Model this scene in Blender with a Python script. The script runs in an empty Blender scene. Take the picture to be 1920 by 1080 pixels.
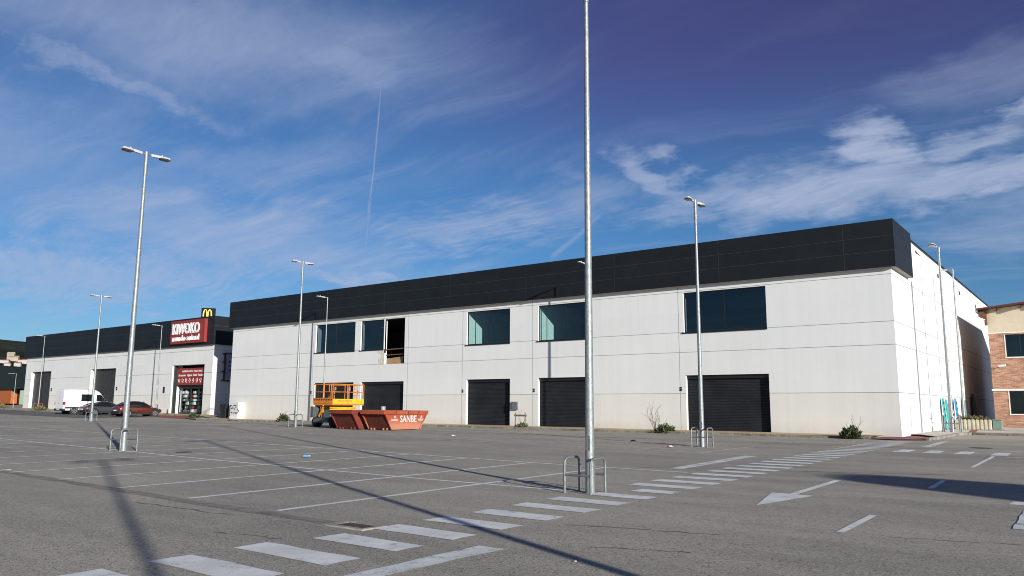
import bpy, bmesh, math, random
from mathutils import Vector, Matrix
random.seed(7)
R = math.radians
S = bpy.context.scene
COL = S.collection

# ------------------------------------------------------------------ camera
def view_axes(yaw, pitch, roll):
    f = Vector((math.sin(yaw)*math.cos(pitch), math.cos(yaw)*math.cos(pitch), math.sin(pitch)))
    r = Vector((math.cos(yaw), -math.sin(yaw), 0)); u = r.cross(f)
    return math.cos(roll)*r + math.sin(roll)*u, -math.sin(roll)*r + math.cos(roll)*u, f
cam_d = bpy.data.cameras.new('camera'); cam = bpy.data.objects.new('camera', cam_d); COL.objects.link(cam)
r_, u_, f_ = view_axes(R(-37.13), R(8.61), R(.36))
m3 = Matrix((r_, u_, -f_)).transposed()
cam.matrix_world = Matrix.Translation((0, 0, 1.6)) @ m3.to_4x4()
cam_d.sensor_width = 36; cam_d.lens = 36*1470/1920; cam_d.clip_start = .1; cam_d.clip_end = 20000
S.camera = cam
S.render.resolution_x, S.render.resolution_y = 1024, 576
S.view_settings.view_transform = 'Standard'; S.view_settings.look = 'None'
S.view_settings.exposure = 0.42; S.view_settings.gamma = 1
S.cycles.use_denoising = True; S.cycles.filter_width = 1.0
S.cycles.max_bounces = 8; S.cycles.transparent_max_bounces = 12

# ------------------------------------------------------------------ sun and sky
SUN_EL, SUN_AZ = R(14.0), R(114.0)            # azimuth clockwise from +Y
sun_dir = Vector((math.sin(SUN_AZ)*math.cos(SUN_EL), math.cos(SUN_AZ)*math.cos(SUN_EL), math.sin(SUN_EL)))
sl = bpy.data.lights.new('sun', 'SUN'); sl.energy = 4.6; sl.angle = R(.5); sl.color = (1, .975, .905)
so = bpy.data.objects.new('sun', sl); COL.objects.link(so)
so.rotation_euler = sun_dir.to_track_quat('Z', 'Y').to_euler(); so.location = sun_dir*80

class NT:
    """small helper for wiring shader nodes as expressions"""
    def __init__(s, nt): s.nt = nt
    def n(s, t, **kw):
        x = s.nt.nodes.new(t)
        for k, v in kw.items(): setattr(x, k, v)
        return x
    def put(s, sock, v):
        if v is None: return
        if isinstance(v, bpy.types.NodeSocket): s.nt.links.new(v, sock)
        else: sock.default_value = v
    def m(s, op, a, b=None, c=None, clamp=False):
        x = s.n('ShaderNodeMath', operation=op, use_clamp=clamp)
        s.put(x.inputs[0], a); s.put(x.inputs[1], b); s.put(x.inputs[2], c)
        return x.outputs[0]
    def vm(s, op, a, b=None):
        x = s.n('ShaderNodeVectorMath', operation=op); s.put(x.inputs[0], a); s.put(x.inputs[1], b)
        return x.outputs['Value'] if op in ('DOT_PRODUCT', 'LENGTH') else x.outputs[0]
    def mix(s, f, a, b, mode='MIX'):
        x = s.n('ShaderNodeMix', data_type='RGBA', blend_type=mode)
        s.put(x.inputs[0], f); s.put(x.inputs[6], a); s.put(x.inputs[7], b)
        return x.outputs[2]
    def ramp(s, v, a, b, x0=0., x1=1., smooth=True):
        x = s.n('ShaderNodeMapRange', clamp=True); x.interpolation_type = 'SMOOTHSTEP' if smooth else 'LINEAR'
        s.put(x.inputs[0], v); s.put(x.inputs[1], a); s.put(x.inputs[2], b); s.put(x.inputs[3], x0); s.put(x.inputs[4], x1)
        return x.outputs[0]
    def noise(s, v, scale, detail=4, rough=.55, dist=0.):
        x = s.n('ShaderNodeTexNoise'); s.put(x.inputs['Vector'], v); x.inputs['Scale'].default_value = scale
        x.inputs['Detail'].default_value = detail; x.inputs['Roughness'].default_value = rough; x.inputs['Distortion'].default_value = dist
        return x.outputs[0]
    def mapv(s, v, scale=(1, 1, 1), rot=(0, 0, 0), loc=(0, 0, 0)):
        x = s.n('ShaderNodeMapping'); s.put(x.inputs['Vector'], v)
        x.inputs['Scale'].default_value = scale; x.inputs['Rotation'].default_value = rot; x.inputs['Location'].default_value = loc
        return x.outputs[0]

def build_world():
    w = bpy.data.worlds.new('World'); S.world = w; w.use_nodes = True
    nt = w.node_tree; nt.nodes.clear(); k = NT(nt)
    sky = k.n('ShaderNodeTexSky', sky_type='NISHITA'); sky.sun_disc = False
    sky.sun_elevation = SUN_EL; sky.sun_rotation = SUN_AZ; sky.altitude = 500
    sky.air_density = 1.0; sky.dust_density = .35; sky.ozone_density = 3.2
    d = k.n('ShaderNodeTexCoord').outputs['Generated']
    sep = k.n('ShaderNodeSeparateXYZ'); k.put(sep.inputs[0], d); X, Y, Z = sep.outputs
    az = k.m('MULTIPLY', k.m('ARCTAN2', X, Y), 180/math.pi)
    el = k.m('MULTIPLY', k.m('ARCSINE', Z), 180/math.pi)
    # a high thin layer: the view direction met with a flat sheet far above
    zz = k.m('ADD', k.m('MAXIMUM', Z, 0.), .16)
    cmb = k.n('ShaderNodeCombineXYZ'); k.put(cmb.inputs[0], k.m('DIVIDE', X, zz)); k.put(cmb.inputs[1], k.m('DIVIDE', Y, zz))
    pl = cmb.outputs[0]
    warp = k.n('ShaderNodeTexNoise'); k.put(warp.inputs['Vector'], pl); warp.inputs['Scale'].default_value = 1.3; warp.inputs['Detail'].default_value = 3
    wv = k.vm('SCALE', k.vm('SUBTRACT', warp.outputs['Color'], (.5, .5, .5))); wv.node.inputs['Scale'].default_value = .55
    pw = k.vm('ADD', pl, wv)
    streak = k.noise(k.mapv(pw, (.9, 4.2, 1), (0, 0, R(28))), 1.5, 9, .62)
    fine = k.noise(k.mapv(pw, (2.2, 8.5, 1), (0, 0, R(22))), 3.0, 8, .66)
    puff = k.noise(k.mapv(pw, (1, 1.9, 1), (0, 0, R(10))), 5.5, 11, .64)
    aw = k.m('MULTIPLY', k.m('SUBTRACT', k.noise(k.mapv(pl, (1, 1, 1)), 2.6, 6, .6), .5), 1.0)
    wn = k.n('ShaderNodeTexNoise'); k.put(wn.inputs['Vector'], pl); wn.inputs['Scale'].default_value = 5.5; wn.inputs['Detail'].default_value = 8; wn.inputs['Roughness'].default_value = .6
    ws = k.n('ShaderNodeSeparateColor'); k.put(ws.inputs[0], wn.outputs['Color'])
    azw = k.m('ADD', az, k.m('MULTIPLY', k.m('SUBTRACT', ws.outputs[0], .5), 9.)); elw = k.m('ADD', el, k.m('MULTIPLY', k.m('SUBTRACT', ws.outputs[1], .5), 5.))
    def blob(a0, e0, ra, re, tilt):
        da = k.m('SUBTRACT', azw, a0); de = k.m('SUBTRACT', elw, e0)
        c, s_ = math.cos(R(tilt)), math.sin(R(tilt))
        p = k.m('DIVIDE', k.m('ADD', k.m('MULTIPLY', da, c), k.m('MULTIPLY', de, s_)), ra)
        q = k.m('DIVIDE', k.m('SUBTRACT', k.m('MULTIPLY', de, c), k.m('MULTIPLY', da, s_)), re)
        r = k.m('SQRT', k.m('ADD', k.m('MULTIPLY', p, p), k.m('MULTIPLY', q, q)))
        return k.m('SUBTRACT', 1., r)
    cov = None
    def add(v):
        nonlocal cov
        cov = v if cov is None else k.m('MAXIMUM', cov, v)
    for a0, e0, ra, re, tilt, lo, hi, amp, src, dens in CLOUDS:
        t = k.m('ADD', blob(a0, e0, ra, re, tilt), k.m('MULTIPLY', k.m('SUBTRACT', {'s': streak, 'f': fine, 'p': puff}[src], .5), amp))
        add(k.m('MULTIPLY', k.ramp(t, lo, hi), dens))
    tex = k.m('ADD', .62, k.m('MULTIPLY', fine, .76))
    cov = k.m('MULTIPLY', cov, tex)
    for a0, e0, a1, e1, wd, dens in TRAILS:
        L = math.hypot(a1-a0, e1-e0); ux, uy = (a1-a0)/L, (e1-e0)/L
        da = k.m('SUBTRACT', az, a0); de = k.m('SUBTRACT', el, e0)
        along = k.m('ADD', k.m('MULTIPLY', da, ux), k.m('MULTIPLY', de, uy))
        off = k.m('ABSOLUTE', k.m('ADD', k.m('SUBTRACT', k.m('MULTIPLY', da, uy), k.m('MULTIPLY', de, ux)), k.m('MULTIPLY', aw, .5)))
        t = k.m('MULTIPLY', k.ramp(off, 0., wd, 1., 0.), k.m('MULTIPLY', k.ramp(along, 0, .6), k.ramp(along, L-.8, L, 1., 0.)))
        add(k.m('MULTIPLY', t, k.m('MULTIPLY', k.m('ADD', .45, fine), dens)))
    # thin veil everywhere, thicker low down
    veil = k.m('MULTIPLY', k.ramp(streak, .42, .8), k.ramp(el, 8, 26, .30, .05))
    cov = k.m('ADD', cov, veil, clamp=True)
    cov = k.m('MINIMUM', cov, .9)
    g = k.n('ShaderNodeGamma'); k.put(g.inputs[0], k.mix(1., sky.outputs[0], SKY_TINT, 'MULTIPLY')); g.inputs[1].default_value = SKY_GAMMA
    # deep polarised blue: the sky grows darker and more violet with height
    cr = k.n('ShaderNodeValToRGB'); k.put(cr.inputs[0], k.m('DIVIDE', el, 50., clamp=True)); e_ = cr.color_ramp; e_.interpolation = 'B_SPLINE'
    stops = [(0, (.52, .72, .94)), (.16, (.44, .70, .95)), (.30, (.47, .74, .98)), (.36, (.55, .68, .93)), (.42, (.63, .55, .83)), (.50, (.75, .44, .72)), (.8, (.72, .46, .72))]
    while len(e_.elements) < len(stops): e_.elements.new(.5)
    for el_, (p_, c_) in zip(e_.elements, stops): el_.position = p_; el_.color = c_+(1,)
    cr2 = k.n('ShaderNodeValToRGB'); k.put(cr2.inputs[0], k.m('DIVIDE', el, 50., clamp=True)); e2 = cr2.color_ramp; e2.interpolation = 'B_SPLINE'
    st2 = [(0, (.56, .74, .94)), (.16, (.47, .72, .96)), (.30, (.48, .74, .98)), (.42, (.55, .72, .96)), (.55, (.62, .72, .94)), (.8, (.6, .66, .9))]
    while len(e2.elements) < len(st2): e2.elements.new(.5)
    for el_, (p_, c_) in zip(e2.elements, st2): el_.position = p_; el_.color = c_+(1,)
    side = k.ramp(az, -52, -26)
    base = k.mix(1., g.outputs[0], k.mix(side, cr2.outputs[0], cr.outputs[0]), 'MULTIPLY')
    fin = k.mix(cov, base, CLOUD_COL)
    bg = k.n('ShaderNodeBackground'); k.put(bg.inputs[0], fin); bg.inputs[1].default_value = SKY_STR
    out = k.n('ShaderNodeOutputWorld'); nt.links.new(bg.outputs[0], out.inputs[0])
SKY_STR = .075
SKY_TINT = (1, 1, 1, 1); SKY_GAMMA = 1.0; SKY_GAIN = (1, 1, 1, 1); CLOUD_COL = (4.1, 4.8, 6.6, 1)
# azimuth, elevation, half width, half height (degrees), tilt, threshold lo, hi, noise amount, noise, density
CLOUDS = [
 (-15.0, 14.6, 16, 2.8, 2, .0, .85, .9, 'p', .74),
 (-6.0, 14.4, 12, 2.2, 4, .0, .8, .8, 'p', .75),
 (-11.0, 17.2, 4.0, 2.2, -30, .0, .75, 1.0, 'p', .80),
 (-6.2, 17.0, 4.8, 1.4, 8, .0, .9, 1.1, 'p', .6),
 (-26.5, 16.6, 4.2, 1.7, -38, .0, .8, 1.0, 'p', .6),
 (-2.6, 18.4, 2.8, 1.2, 0, .0, .8, 1.0, 'p', .65),
 (-8.9, 13.7, 2.6, 1.0, 10, .0, .9, 1.0, 'p', .45),
 (-4.0, 20.8, 9, 2.6, 10, .0, 1., 1.0, 's', .24),
 (-60.5, 24.8, 26, 5.0, -2, -.2, 1.0, .9, 's', .46),
 (-50.5, 24.0, 9.5, 2.6, -6, .0, 1., 1.0, 's', .48),
 (-66.0, 21.0, 12.5, 1.2, -12, .0, 1.0, 1.0, 'f', .40),
 (-73.0, 15.0, 18, 6.5, 0, .0, 1., .8, 's', .34),
 (-58.5, 11.8, 20, 4.6, -6, .0, .9, 1.1, 's', .50),
 (-66.0, 8.2, 18, 2.8, 3, .0, .9, 1.2, 'f', .50),
 (-40.5, 13.0, 12, 2.2, 7, .0, .9, 1.2, 'f', .46),
 (-31.5, 15.2, 7, 3.0, 14, .0, 1., 1.2, 's', .34),
 (-24.0, 13.8, 7, 1.1, 3, .0, .9, 1.1, 'f', .42),
 (-48.5, 9.1, 6.0, 1.2, -8, .0, .9, .8, 'f', .6),
 (-58, 16.0, 15, 2.6, 8, .0, 1., 1.2, 's', .26),
 (-3.5, 11.5, 9, 3.0, 8, .0, 1., 1.2, 's', .32),
]
TRAILS = [(-47.0, 24.7, -47.75, 14.4, .10, .42), (-47.7, 15.0, -48.05, 8.6, .2, .3), (-34.4, 10.7, -30.2, 14.2, .32, .3)]

build_world()

# ------------------------------------------------------------------ helpers
def gz(x, y):
    """height of the ground: level at the right, rising gently to the left"""
    KX = (-400, -300, -120, -78, -65, -45, -26, -12, 300); KG = (1.2, 1.2, .72, .30, .20, .16, .08, 0, 0)
    g = KG[0]
    for i in range(len(KX)-1):
        if KX[i] <= x <= KX[i+1]:
            g = KG[i] + (KG[i+1]-KG[i])*(x-KX[i])/(KX[i+1]-KX[i])
    if x > 300: g = 0
    s = min(max((y-32)/11, 0), 1)*min(max((x+76)/6, 0), 1); s = s*s*(3-2*s)
    return -.03 + .0036*min(max(y, -40), 70) + g*(1-.8*s)

def link(o, parent=None):
    COL.objects.link(o)
    if parent:
        o.parent = parent
        if parent.get('_world'): o.matrix_parent_inverse = Matrix.Translation(-Vector(parent['_world']))
        elif parent.parent and parent.parent.get('_world'): pass
    return o
def tag(o, label=None, cat=None, group=None, kind=None):
    if label: o['label'] = label
    if cat: o['category'] = cat
    if group: o['group'] = group
    if kind: o['kind'] = kind
    return o
def thing(name, label, cat, loc=(0, 0, 0), rz=0, group=None, world=False):
    o = bpy.data.objects.new(name, None); o.empty_display_size = .3; COL.objects.link(o)
    o.location = loc; o.rotation_euler = (0, 0, rz); tag(o, label, cat, group)
    if world: WORLD[o.name] = Vector(loc)
    return o
WORLD = {}
def dup(root, loc, rz=0, label=None, group=None):
    r = root.copy(); COL.objects.link(r); r.location = loc; r.rotation_euler = (0, 0, rz)
    if label: r['label'] = label
    if group: r['group'] = group
    for ch in root.children:
        c = ch.copy(); COL.objects.link(c); c.parent = r
        for g in ch.children:
            d = g.copy(); COL.objects.link(d); d.parent = c
    return r

class MB:
    def __init__(s): s.v = []; s.f = []; s.mi = []
    def add(s, vs, fs, m=0):
        b = len(s.v); s.v += [tuple(p) for p in vs]; s.f += [tuple(i+b for i in f) for f in fs]; s.mi += [m]*len(fs); return s
    def quad(s, a, b, c, d, m=0): return s.add((a, b, c, d), ((0, 1, 2, 3),), m)
    def box(s, x0, x1, y0, y1, z0, z1, m=0):
        return s.add([(x0, y0, z0), (x1, y0, z0), (x1, y1, z0), (x0, y1, z0), (x0, y0, z1), (x1, y0, z1), (x1, y1, z1), (x0, y1, z1)],
                     [(0, 3, 2, 1), (4, 5, 6, 7), (0, 1, 5, 4), (1, 2, 6, 5), (2, 3, 7, 6), (3, 0, 4, 7)], m)
    def hexa(s, b, t, m=0):
        """b and t: four corners each, counter clockwise from above"""
        return s.add(list(b)+list(t), [(0, 3, 2, 1), (4, 5, 6, 7), (0, 1, 5, 4), (1, 2, 6, 5), (2, 3, 7, 6), (3, 0, 4, 7)], m)
    def bar(s, a, b, w, h=None, m=0):
        """square bar between two points"""
        a, b = Vector(a), Vector(b); h = h or w; d = (b-a).normalized()
        up = Vector((0, 0, 1)) if abs(d.z) < .9 else Vector((0, 1, 0))
        x = d.cross(up).normalized()*w/2; y = x.cross(d).normalized()*h/2
        p = [a-x-y, a+x-y, a+x+y, a-x+y]; q = [b-x-y, b+x-y, b+x+y, b-x+y]
        return s.add(p+q, [(0, 1, 2, 3), (7, 6, 5, 4), (0, 4, 5, 1), (1, 5, 6, 2), (2, 6, 7, 3), (3, 7, 4, 0)], m)
    def tube(s, pts, rad, n=8, m=0, cap=True):
        pts = [Vector(p) for p in pts]; rr = rad if isinstance(rad, (list, tuple)) else [rad]*len(pts)
        rings = []; prev = None
        for i, p in enumerate(pts):
            d = (pts[min(i+1, len(pts)-1)] - pts[max(i-1, 0)]).normalized()
            if prev is None:
                a = Vector((1, 0, 0)) if abs(d.x) < .9 else Vector((0, 1, 0)); x = d.cross(a).normalized()
            else: x = (prev - d*prev.dot(d)).normalized()
            prev = x; y = d.cross(x)
            rings.append([p + (x*math.cos(2*math.pi*k/n) + y*math.sin(2*math.pi*k/n))*rr[i] for k in range(n)])
        vs = [q for r in rings for q in r]; fs = []
        for i in range(len(pts)-1):
            for k in range(n):
                fs.append((i*n+k, i*n+(k+1) % n, (i+1)*n+(k+1) % n, (i+1)*n+k))
        if cap: fs += [tuple(range(n-1, -1, -1)), tuple((len(pts)-1)*n+k for k in range(n))]
        return s.add(vs, fs, m)
    def prism(s, poly, fn, t0, t1, m=0):
        """poly: (u,v) outline; fn(u,v,t) -> point"""
        n = len(poly); vs = [fn(u, v, t0) for u, v in poly] + [fn(u, v, t1) for u, v in poly]
        fs = [tuple(range(n)), tuple(range(2*n-1, n-1, -1))] + [(k, n+k, n+(k+1) % n, (k+1) % n) for k in range(n)]
        return s.add(vs, fs, m)
    def build(s, name, mats, parent=None, smooth=False, bevel=0, fix=True):
        me = bpy.data.meshes.new(name); me.from_pydata(s.v, [], s.f)
        for m in (mats if isinstance(mats, (list, tuple)) else [mats]): me.materials.append(m)
        me.polygons.foreach_set('material_index', s.mi)
        if fix:
            b = bmesh.new(); b.from_mesh(me); bmesh.ops.recalc_face_normals(b, faces=b.faces); b.to_mesh(me); b.free()
        if smooth: me.polygons.foreach_set('use_smooth', [True]*len(me.polygons))
        o = bpy.data.objects.new(name, me); COL.objects.link(o)
        if parent:
            o.parent = parent
            root = parent
            if parent.name in WORLD: o.matrix_parent_inverse = Matrix.Translation(-WORLD[parent.name])
        if smooth:
            md = o.modifiers.new('split', 'EDGE_SPLIT'); md.split_angle = R(38)
        if bevel:
            md = o.modifiers.new('bevel', 'BEVEL'); md.width = bevel; md.segments = 2; md.limit_method = 'ANGLE'; md.angle_limit = R(40)
        return o

def text_mesh(s, width, height, depth, fn, off=0., bold=0.):
    """lettering fitted to width x height; fn(u,v,t) -> point"""
    cu = bpy.data.curves.new('lettering', 'FONT'); cu.body = s; cu.size = 1; cu.extrude = .5; cu.offset = bold; cu.resolution_u = 3
    cu.space_character = 1.0
    o = bpy.data.objects.new('lettering', cu); COL.objects.link(o)
    dg = bpy.context.evaluated_depsgraph_get(); me = bpy.data.meshes.new_from_object(o.evaluated_get(dg))
    bpy.data.objects.remove(o); bpy.data.curves.remove(cu)
    xs = [v.co.x for v in me.vertices]; ys = [v.co.y for v in me.vertices]
    x0, x1, y0, y1 = min(xs), max(xs), min(ys), max(ys)
    mb = MB(); vs = []
    for v in me.vertices:
        vs.append(fn((v.co.x-x0)/(x1-x0)*width, (v.co.y-y0)/(y1-y0)*height, off + (depth if v.co.z > 0 else 0)))
    mb.add(vs, [tuple(p.vertices) for p in me.polygons]); bpy.data.meshes.remove(me)
    return mb

# ------------------------------------------------------------------ materials
def mat(name, col, rough=.6, metal=0., var=.12, scale=3., bump=0., bscale=40., spec=.5, stretch=(1, 1, 1), coat=0.):
    m = bpy.data.materials.new(name); m.use_nodes = True; k = NT(m.node_tree)
    b = m.node_tree.nodes['Principled BSDF']; c = k.n('ShaderNodeTexCoord').outputs['Object']
    n1 = k.noise(k.mapv(c, stretch), scale, 6, .6)
    n2 = k.noise(k.mapv(c, stretch), scale*9, 3, .6)
    t = k.m('ADD', k.m('MULTIPLY', n1, .7), k.m('MULTIPLY', n2, .3))
    dk = tuple(x*(1-var) for x in col)+(1,); lt = tuple(min(1, x*(1+var)) for x in col)+(1,)
    k.put(b.inputs['Base Color'], k.mix(k.ramp(t, .3, .7), dk, lt))
    b.inputs['Roughness'].default_value = rough; b.inputs['Metallic'].default_value = metal
    b.inputs['Specular IOR Level'].default_value = spec; b.inputs['Coat Weight'].default_value = coat
    b.inputs['Coat Roughness'].default_value = .05
    if bump:
        bp = k.n('ShaderNodeBump'); bp.inputs['Strength'].default_value = bump; bp.inputs['Distance'].default_value = .02
        k.put(bp.inputs['Height'], k.noise(c, bscale, 4, .6)); k.put(b.inputs['Normal'], bp.outputs[0])
    return m

def asphalt(name, dark, light, tint=1.0):
    m = bpy.data.materials.new(name); m.use_nodes = True; k = NT(m.node_tree)
    b = m.node_tree.nodes['Principled BSDF']; c = k.n('ShaderNodeTexCoord').outputs['Object']
    vo = k.n('ShaderNodeTexVoronoi'); k.put(vo.inputs['Vector'], c); vo.inputs['Scale'].default_value = 95; vo.inputs['Randomness'].default_value = 1
    sp = k.n('ShaderNodeSeparateColor'); k.put(sp.inputs[0], vo.outputs['Color'])
    vo2 = k.n('ShaderNodeTexVoronoi'); k.put(vo2.inputs['Vector'], c); vo2.inputs['Scale'].default_value = 44
    sp2 = k.n('ShaderNodeSeparateColor'); k.put(sp2.inputs[0], vo2.outputs['Color'])
    n1 = k.noise(c, 48, 5, .75)
    grain = k.m('ADD', k.m('MULTIPLY', sp.outputs[0], .55), k.m('MULTIPLY', n1, .45))
    stones = k.mix(k.ramp(grain, .2, .82), dark, light)
    chips = k.ramp(sp2.outputs[0], .93, .97)
    stones = k.mix(k.m('MULTIPLY', chips, .5), stones, (.52, .47, .43, 1))
    pits = k.ramp(sp2.outputs[1], .92, .97)
    stones = k.mix(k.m('MULTIPLY', pits, .55), stones, (.035, .034, .035, 1))
    big = k.noise(k.mapv(c, (.5, 1.1, 1), (0, 0, .15)), .22, 6, .6)
    mid = k.noise(k.mapv(c, (.35, 1.3, 1)), .9, 7, .68)
    lay = k.m('ADD', k.m('MULTIPLY', big, .6), k.m('MULTIPLY', mid, .4))
    stones = k.mix(1., stones, k.mix(k.ramp(lay, .32, .68), (.77, .77, .775, 1), (1.19, 1.17, 1.13, 1)), 'MULTIPLY')
    # tyre scuffs and oil: long thin darker smears
    sc = k.ramp(k.noise(k.mapv(c, (.25, 3.2, 1), (0, 0, .1)), .8, 7, .65), .64, .76)
    stones = k.mix(k.m('MULTIPLY', sc, .3), stones, (.06, .06, .062, 1))
    oil = k.ramp(k.noise(c, .9, 5, .6), .70, .8)
    stones = k.mix(k.m('MULTIPLY', oil, .35), stones, (.06, .056, .055, 1))
    k.put(b.inputs['Base Color'], stones); b.inputs['Roughness'].default_value = .92; b.inputs['Specular IOR Level'].default_value = .25
    bp = k.n('ShaderNodeBump'); bp.inputs['Strength'].default_value = .3; bp.inputs['Distance'].default_value = .008
    k.put(bp.inputs['Height'], grain); k.put(b.inputs['Normal'], bp.outputs[0])
    return m, stones

def paint_mat(name, col, wear, asph=(.2, .19, .185, 1)):
    m = bpy.data.materials.new(name); m.use_nodes = True; k = NT(m.node_tree)
    b = m.node_tree.nodes['Principled BSDF']; c = k.n('ShaderNodeTexCoord').outputs['Object']
    n = k.m('ADD', k.m('MULTIPLY', k.noise(c, 3.2, 8, .72), .62), k.m('MULTIPLY', k.noise(c, 60, 3, .7), .38))
    t = k.ramp(n, wear-.05, wear+.06)
    dirt = k.mix(k.ramp(k.noise(c, 1.4, 6, .65), .3, .7), tuple(x*.78 for x in col)+(1,), col+(1,))
    dirt = k.mix(k.m('MULTIPLY', k.ramp(k.noise(c, 95, 2, .6), .55, .75), .3), dirt, asph)
    k.put(b.inputs['Base Color'], k.mix(t, dirt, asph)); b.inputs['Roughness'].default_value = .85; b.inputs['Specular IOR Level'].default_value = .25
    bp = k.n('ShaderNodeBump'); bp.inputs['Strength'].default_value = .3; bp.inputs['Distance'].default_value = .008
    k.put(bp.inputs['Height'], k.noise(c, 60, 4, .7)); k.put(b.inputs['Normal'], bp.outputs[0])
    return m

def concrete(name, col, streak=.1, fine=.06, joints=None):
    """precast wall concrete: rain streaks running down, blotches and fine grain"""
    m = bpy.data.materials.new(name); m.use_nodes = True; k = NT(m.node_tree)
    b = m.node_tree.nodes['Principled BSDF']; c = k.n('ShaderNodeTexCoord').outputs['Object']
    st = k.noise(k.mapv(c, (1.6, 1.6, .09)), 1.3, 7, .65)
    bl = k.noise(k.mapv(c, (1, 1, 1.3)), .35, 5, .6)
    fi = k.noise(c, 9, 5, .7)
    v = k.m('ADD', k.m('MULTIPLY', k.m('SUBTRACT', st, .5), streak*2.2), k.m('ADD', k.m('MULTIPLY', k.m('SUBTRACT', bl, .5), streak*1.4), k.m('MULTIPLY', k.m('SUBTRACT', fi, .5), fine*2)))
    sx = k.n('ShaderNodeSeparateXYZ'); k.put(sx.inputs[0], c)
    pid = k.n('ShaderNodeCombineXYZ'); k.put(pid.inputs[0], k.m('FLOOR', k.m('DIVIDE', k.m('ADD', sx.outputs[0], sx.outputs[1]), 6.1))); k.put(pid.inputs[2], k.m('FLOOR', k.m('DIVIDE', sx.outputs[2], 1.245)))
    wn = k.n('ShaderNodeTexWhiteNoise'); k.put(wn.inputs[0], pid.outputs[0])
    v = k.m('ADD', v, k.m('MULTIPLY', k.m('SUBTRACT', wn.outputs[0], .5), .035))
    f = k.m('ADD', 1., v)
    cc = k.n('ShaderNodeCombineColor'); [k.put(cc.inputs[i], k.m('MULTIPLY', f, col[i])) for i in range(3)]
    dirt = k.m('MULTIPLY', k.ramp(k.noise(k.mapv(c, (2.4, 2.4, .12)), 2.2, 6, .7), .62, .8), .14)
    out = k.mix(dirt, cc.outputs[0], (.33, .31, .28, 1))
    sp_ = k.m('MULTIPLY', k.ramp(k.m('ADD', sx.outputs[2], k.m('MULTIPLY', k.noise(c, 1.8, 7, .7), -.9)), -.25, .5, 1., 0.), .24)
    out = k.mix(sp_, out, (.36, .32, .27, 1))
    wash = k.m('MULTIPLY', k.ramp(k.noise(k.mapv(c, (3.1, 3.1, .05)), 1.7, 7, .72), .60, .74), .09)
    out = k.mix(wash, out, (.30, .30, .285, 1))
    k.put(b.inputs['Base Color'], out); b.inputs['Roughness'].default_value = .9; b.inputs['Specular IOR Level'].default_value = .2
    bp = k.n('ShaderNodeBump'); bp.inputs['Strength'].default_value = .12; bp.inputs['Distance'].default_value = .02
    k.put(bp.inputs['Height'], fi); k.put(b.inputs['Normal'], bp.outputs[0])
    return m

def galv(name, bright=1.0):
    m = bpy.data.materials.new(name); m.use_nodes = True; k = NT(m.node_tree)
    b = m.node_tree.nodes['Principled BSDF']; c = k.n('ShaderNodeTexCoord').outputs['Object']
    vo = k.n('ShaderNodeTexVoronoi'); k.put(vo.inputs['Vector'], k.mapv(c, (1, 1, .6))); vo.inputs['Scale'].default_value = 34
    sp = k.n('ShaderNodeSeparateColor'); k.put(sp.inputs[0], vo.outputs['Color'])
    t = k.m('ADD', k.m('MULTIPLY', sp.outputs[0], .6), k.m('MULTIPLY', k.noise(c, 5, 6, .7), .4))
    k.put(b.inputs['Base Color'], k.mix(k.ramp(t, .2, .8), (.37*bright, .40*bright, .405*bright, 1), (.52*bright, .545*bright, .54*bright, 1)))
    b.inputs['Metallic'].default_value = .55; k.put(b.inputs['Roughness'], k.ramp(sp.outputs[1], 0, 1, .48, .6))
    return m

def glass(name, tint, refl=1.5, rough=.0):
    m = bpy.data.materials.new(name); m.use_nodes = True; nt = m.node_tree; nt.nodes.clear(); k = NT(nt)
    tr = k.n('ShaderNodeBsdfTransparent'); tr.inputs[0].default_value = tint+(1,)
    gl = k.n('ShaderNodeBsdfGlossy'); gl.inputs['Roughness'].default_value = rough; gl.inputs[0].default_value = (.9, .95, 1, 1)
    c = k.n('ShaderNodeTexCoord').outputs['Object']
    bp = k.n('ShaderNodeBump'); bp.inputs['Strength'].default_value = .04; bp.inputs['Distance'].default_value = .05
    k.put(bp.inputs['Height'], k.noise(c, .7, 2, .5)); k.put(gl.inputs['Normal'], bp.outputs[0])
    lw = k.n('ShaderNodeLayerWeight'); lw.inputs[0].default_value = .5
    fr = k.m('ADD', refl, k.m('MULTIPLY', k.m('POWER', lw.outputs['Facing'], 5.), 1-refl))
    mx = k.n('ShaderNodeMixShader'); k.put(mx.inputs[0], fr); nt.links.new(tr.outputs[0], mx.inputs[1]); nt.links.new(gl.outputs[0], mx.inputs[2])
    o = k.n('ShaderNodeOutputMaterial'); nt.links.new(mx.outputs[0], o.inputs[0])
    return m

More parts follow.
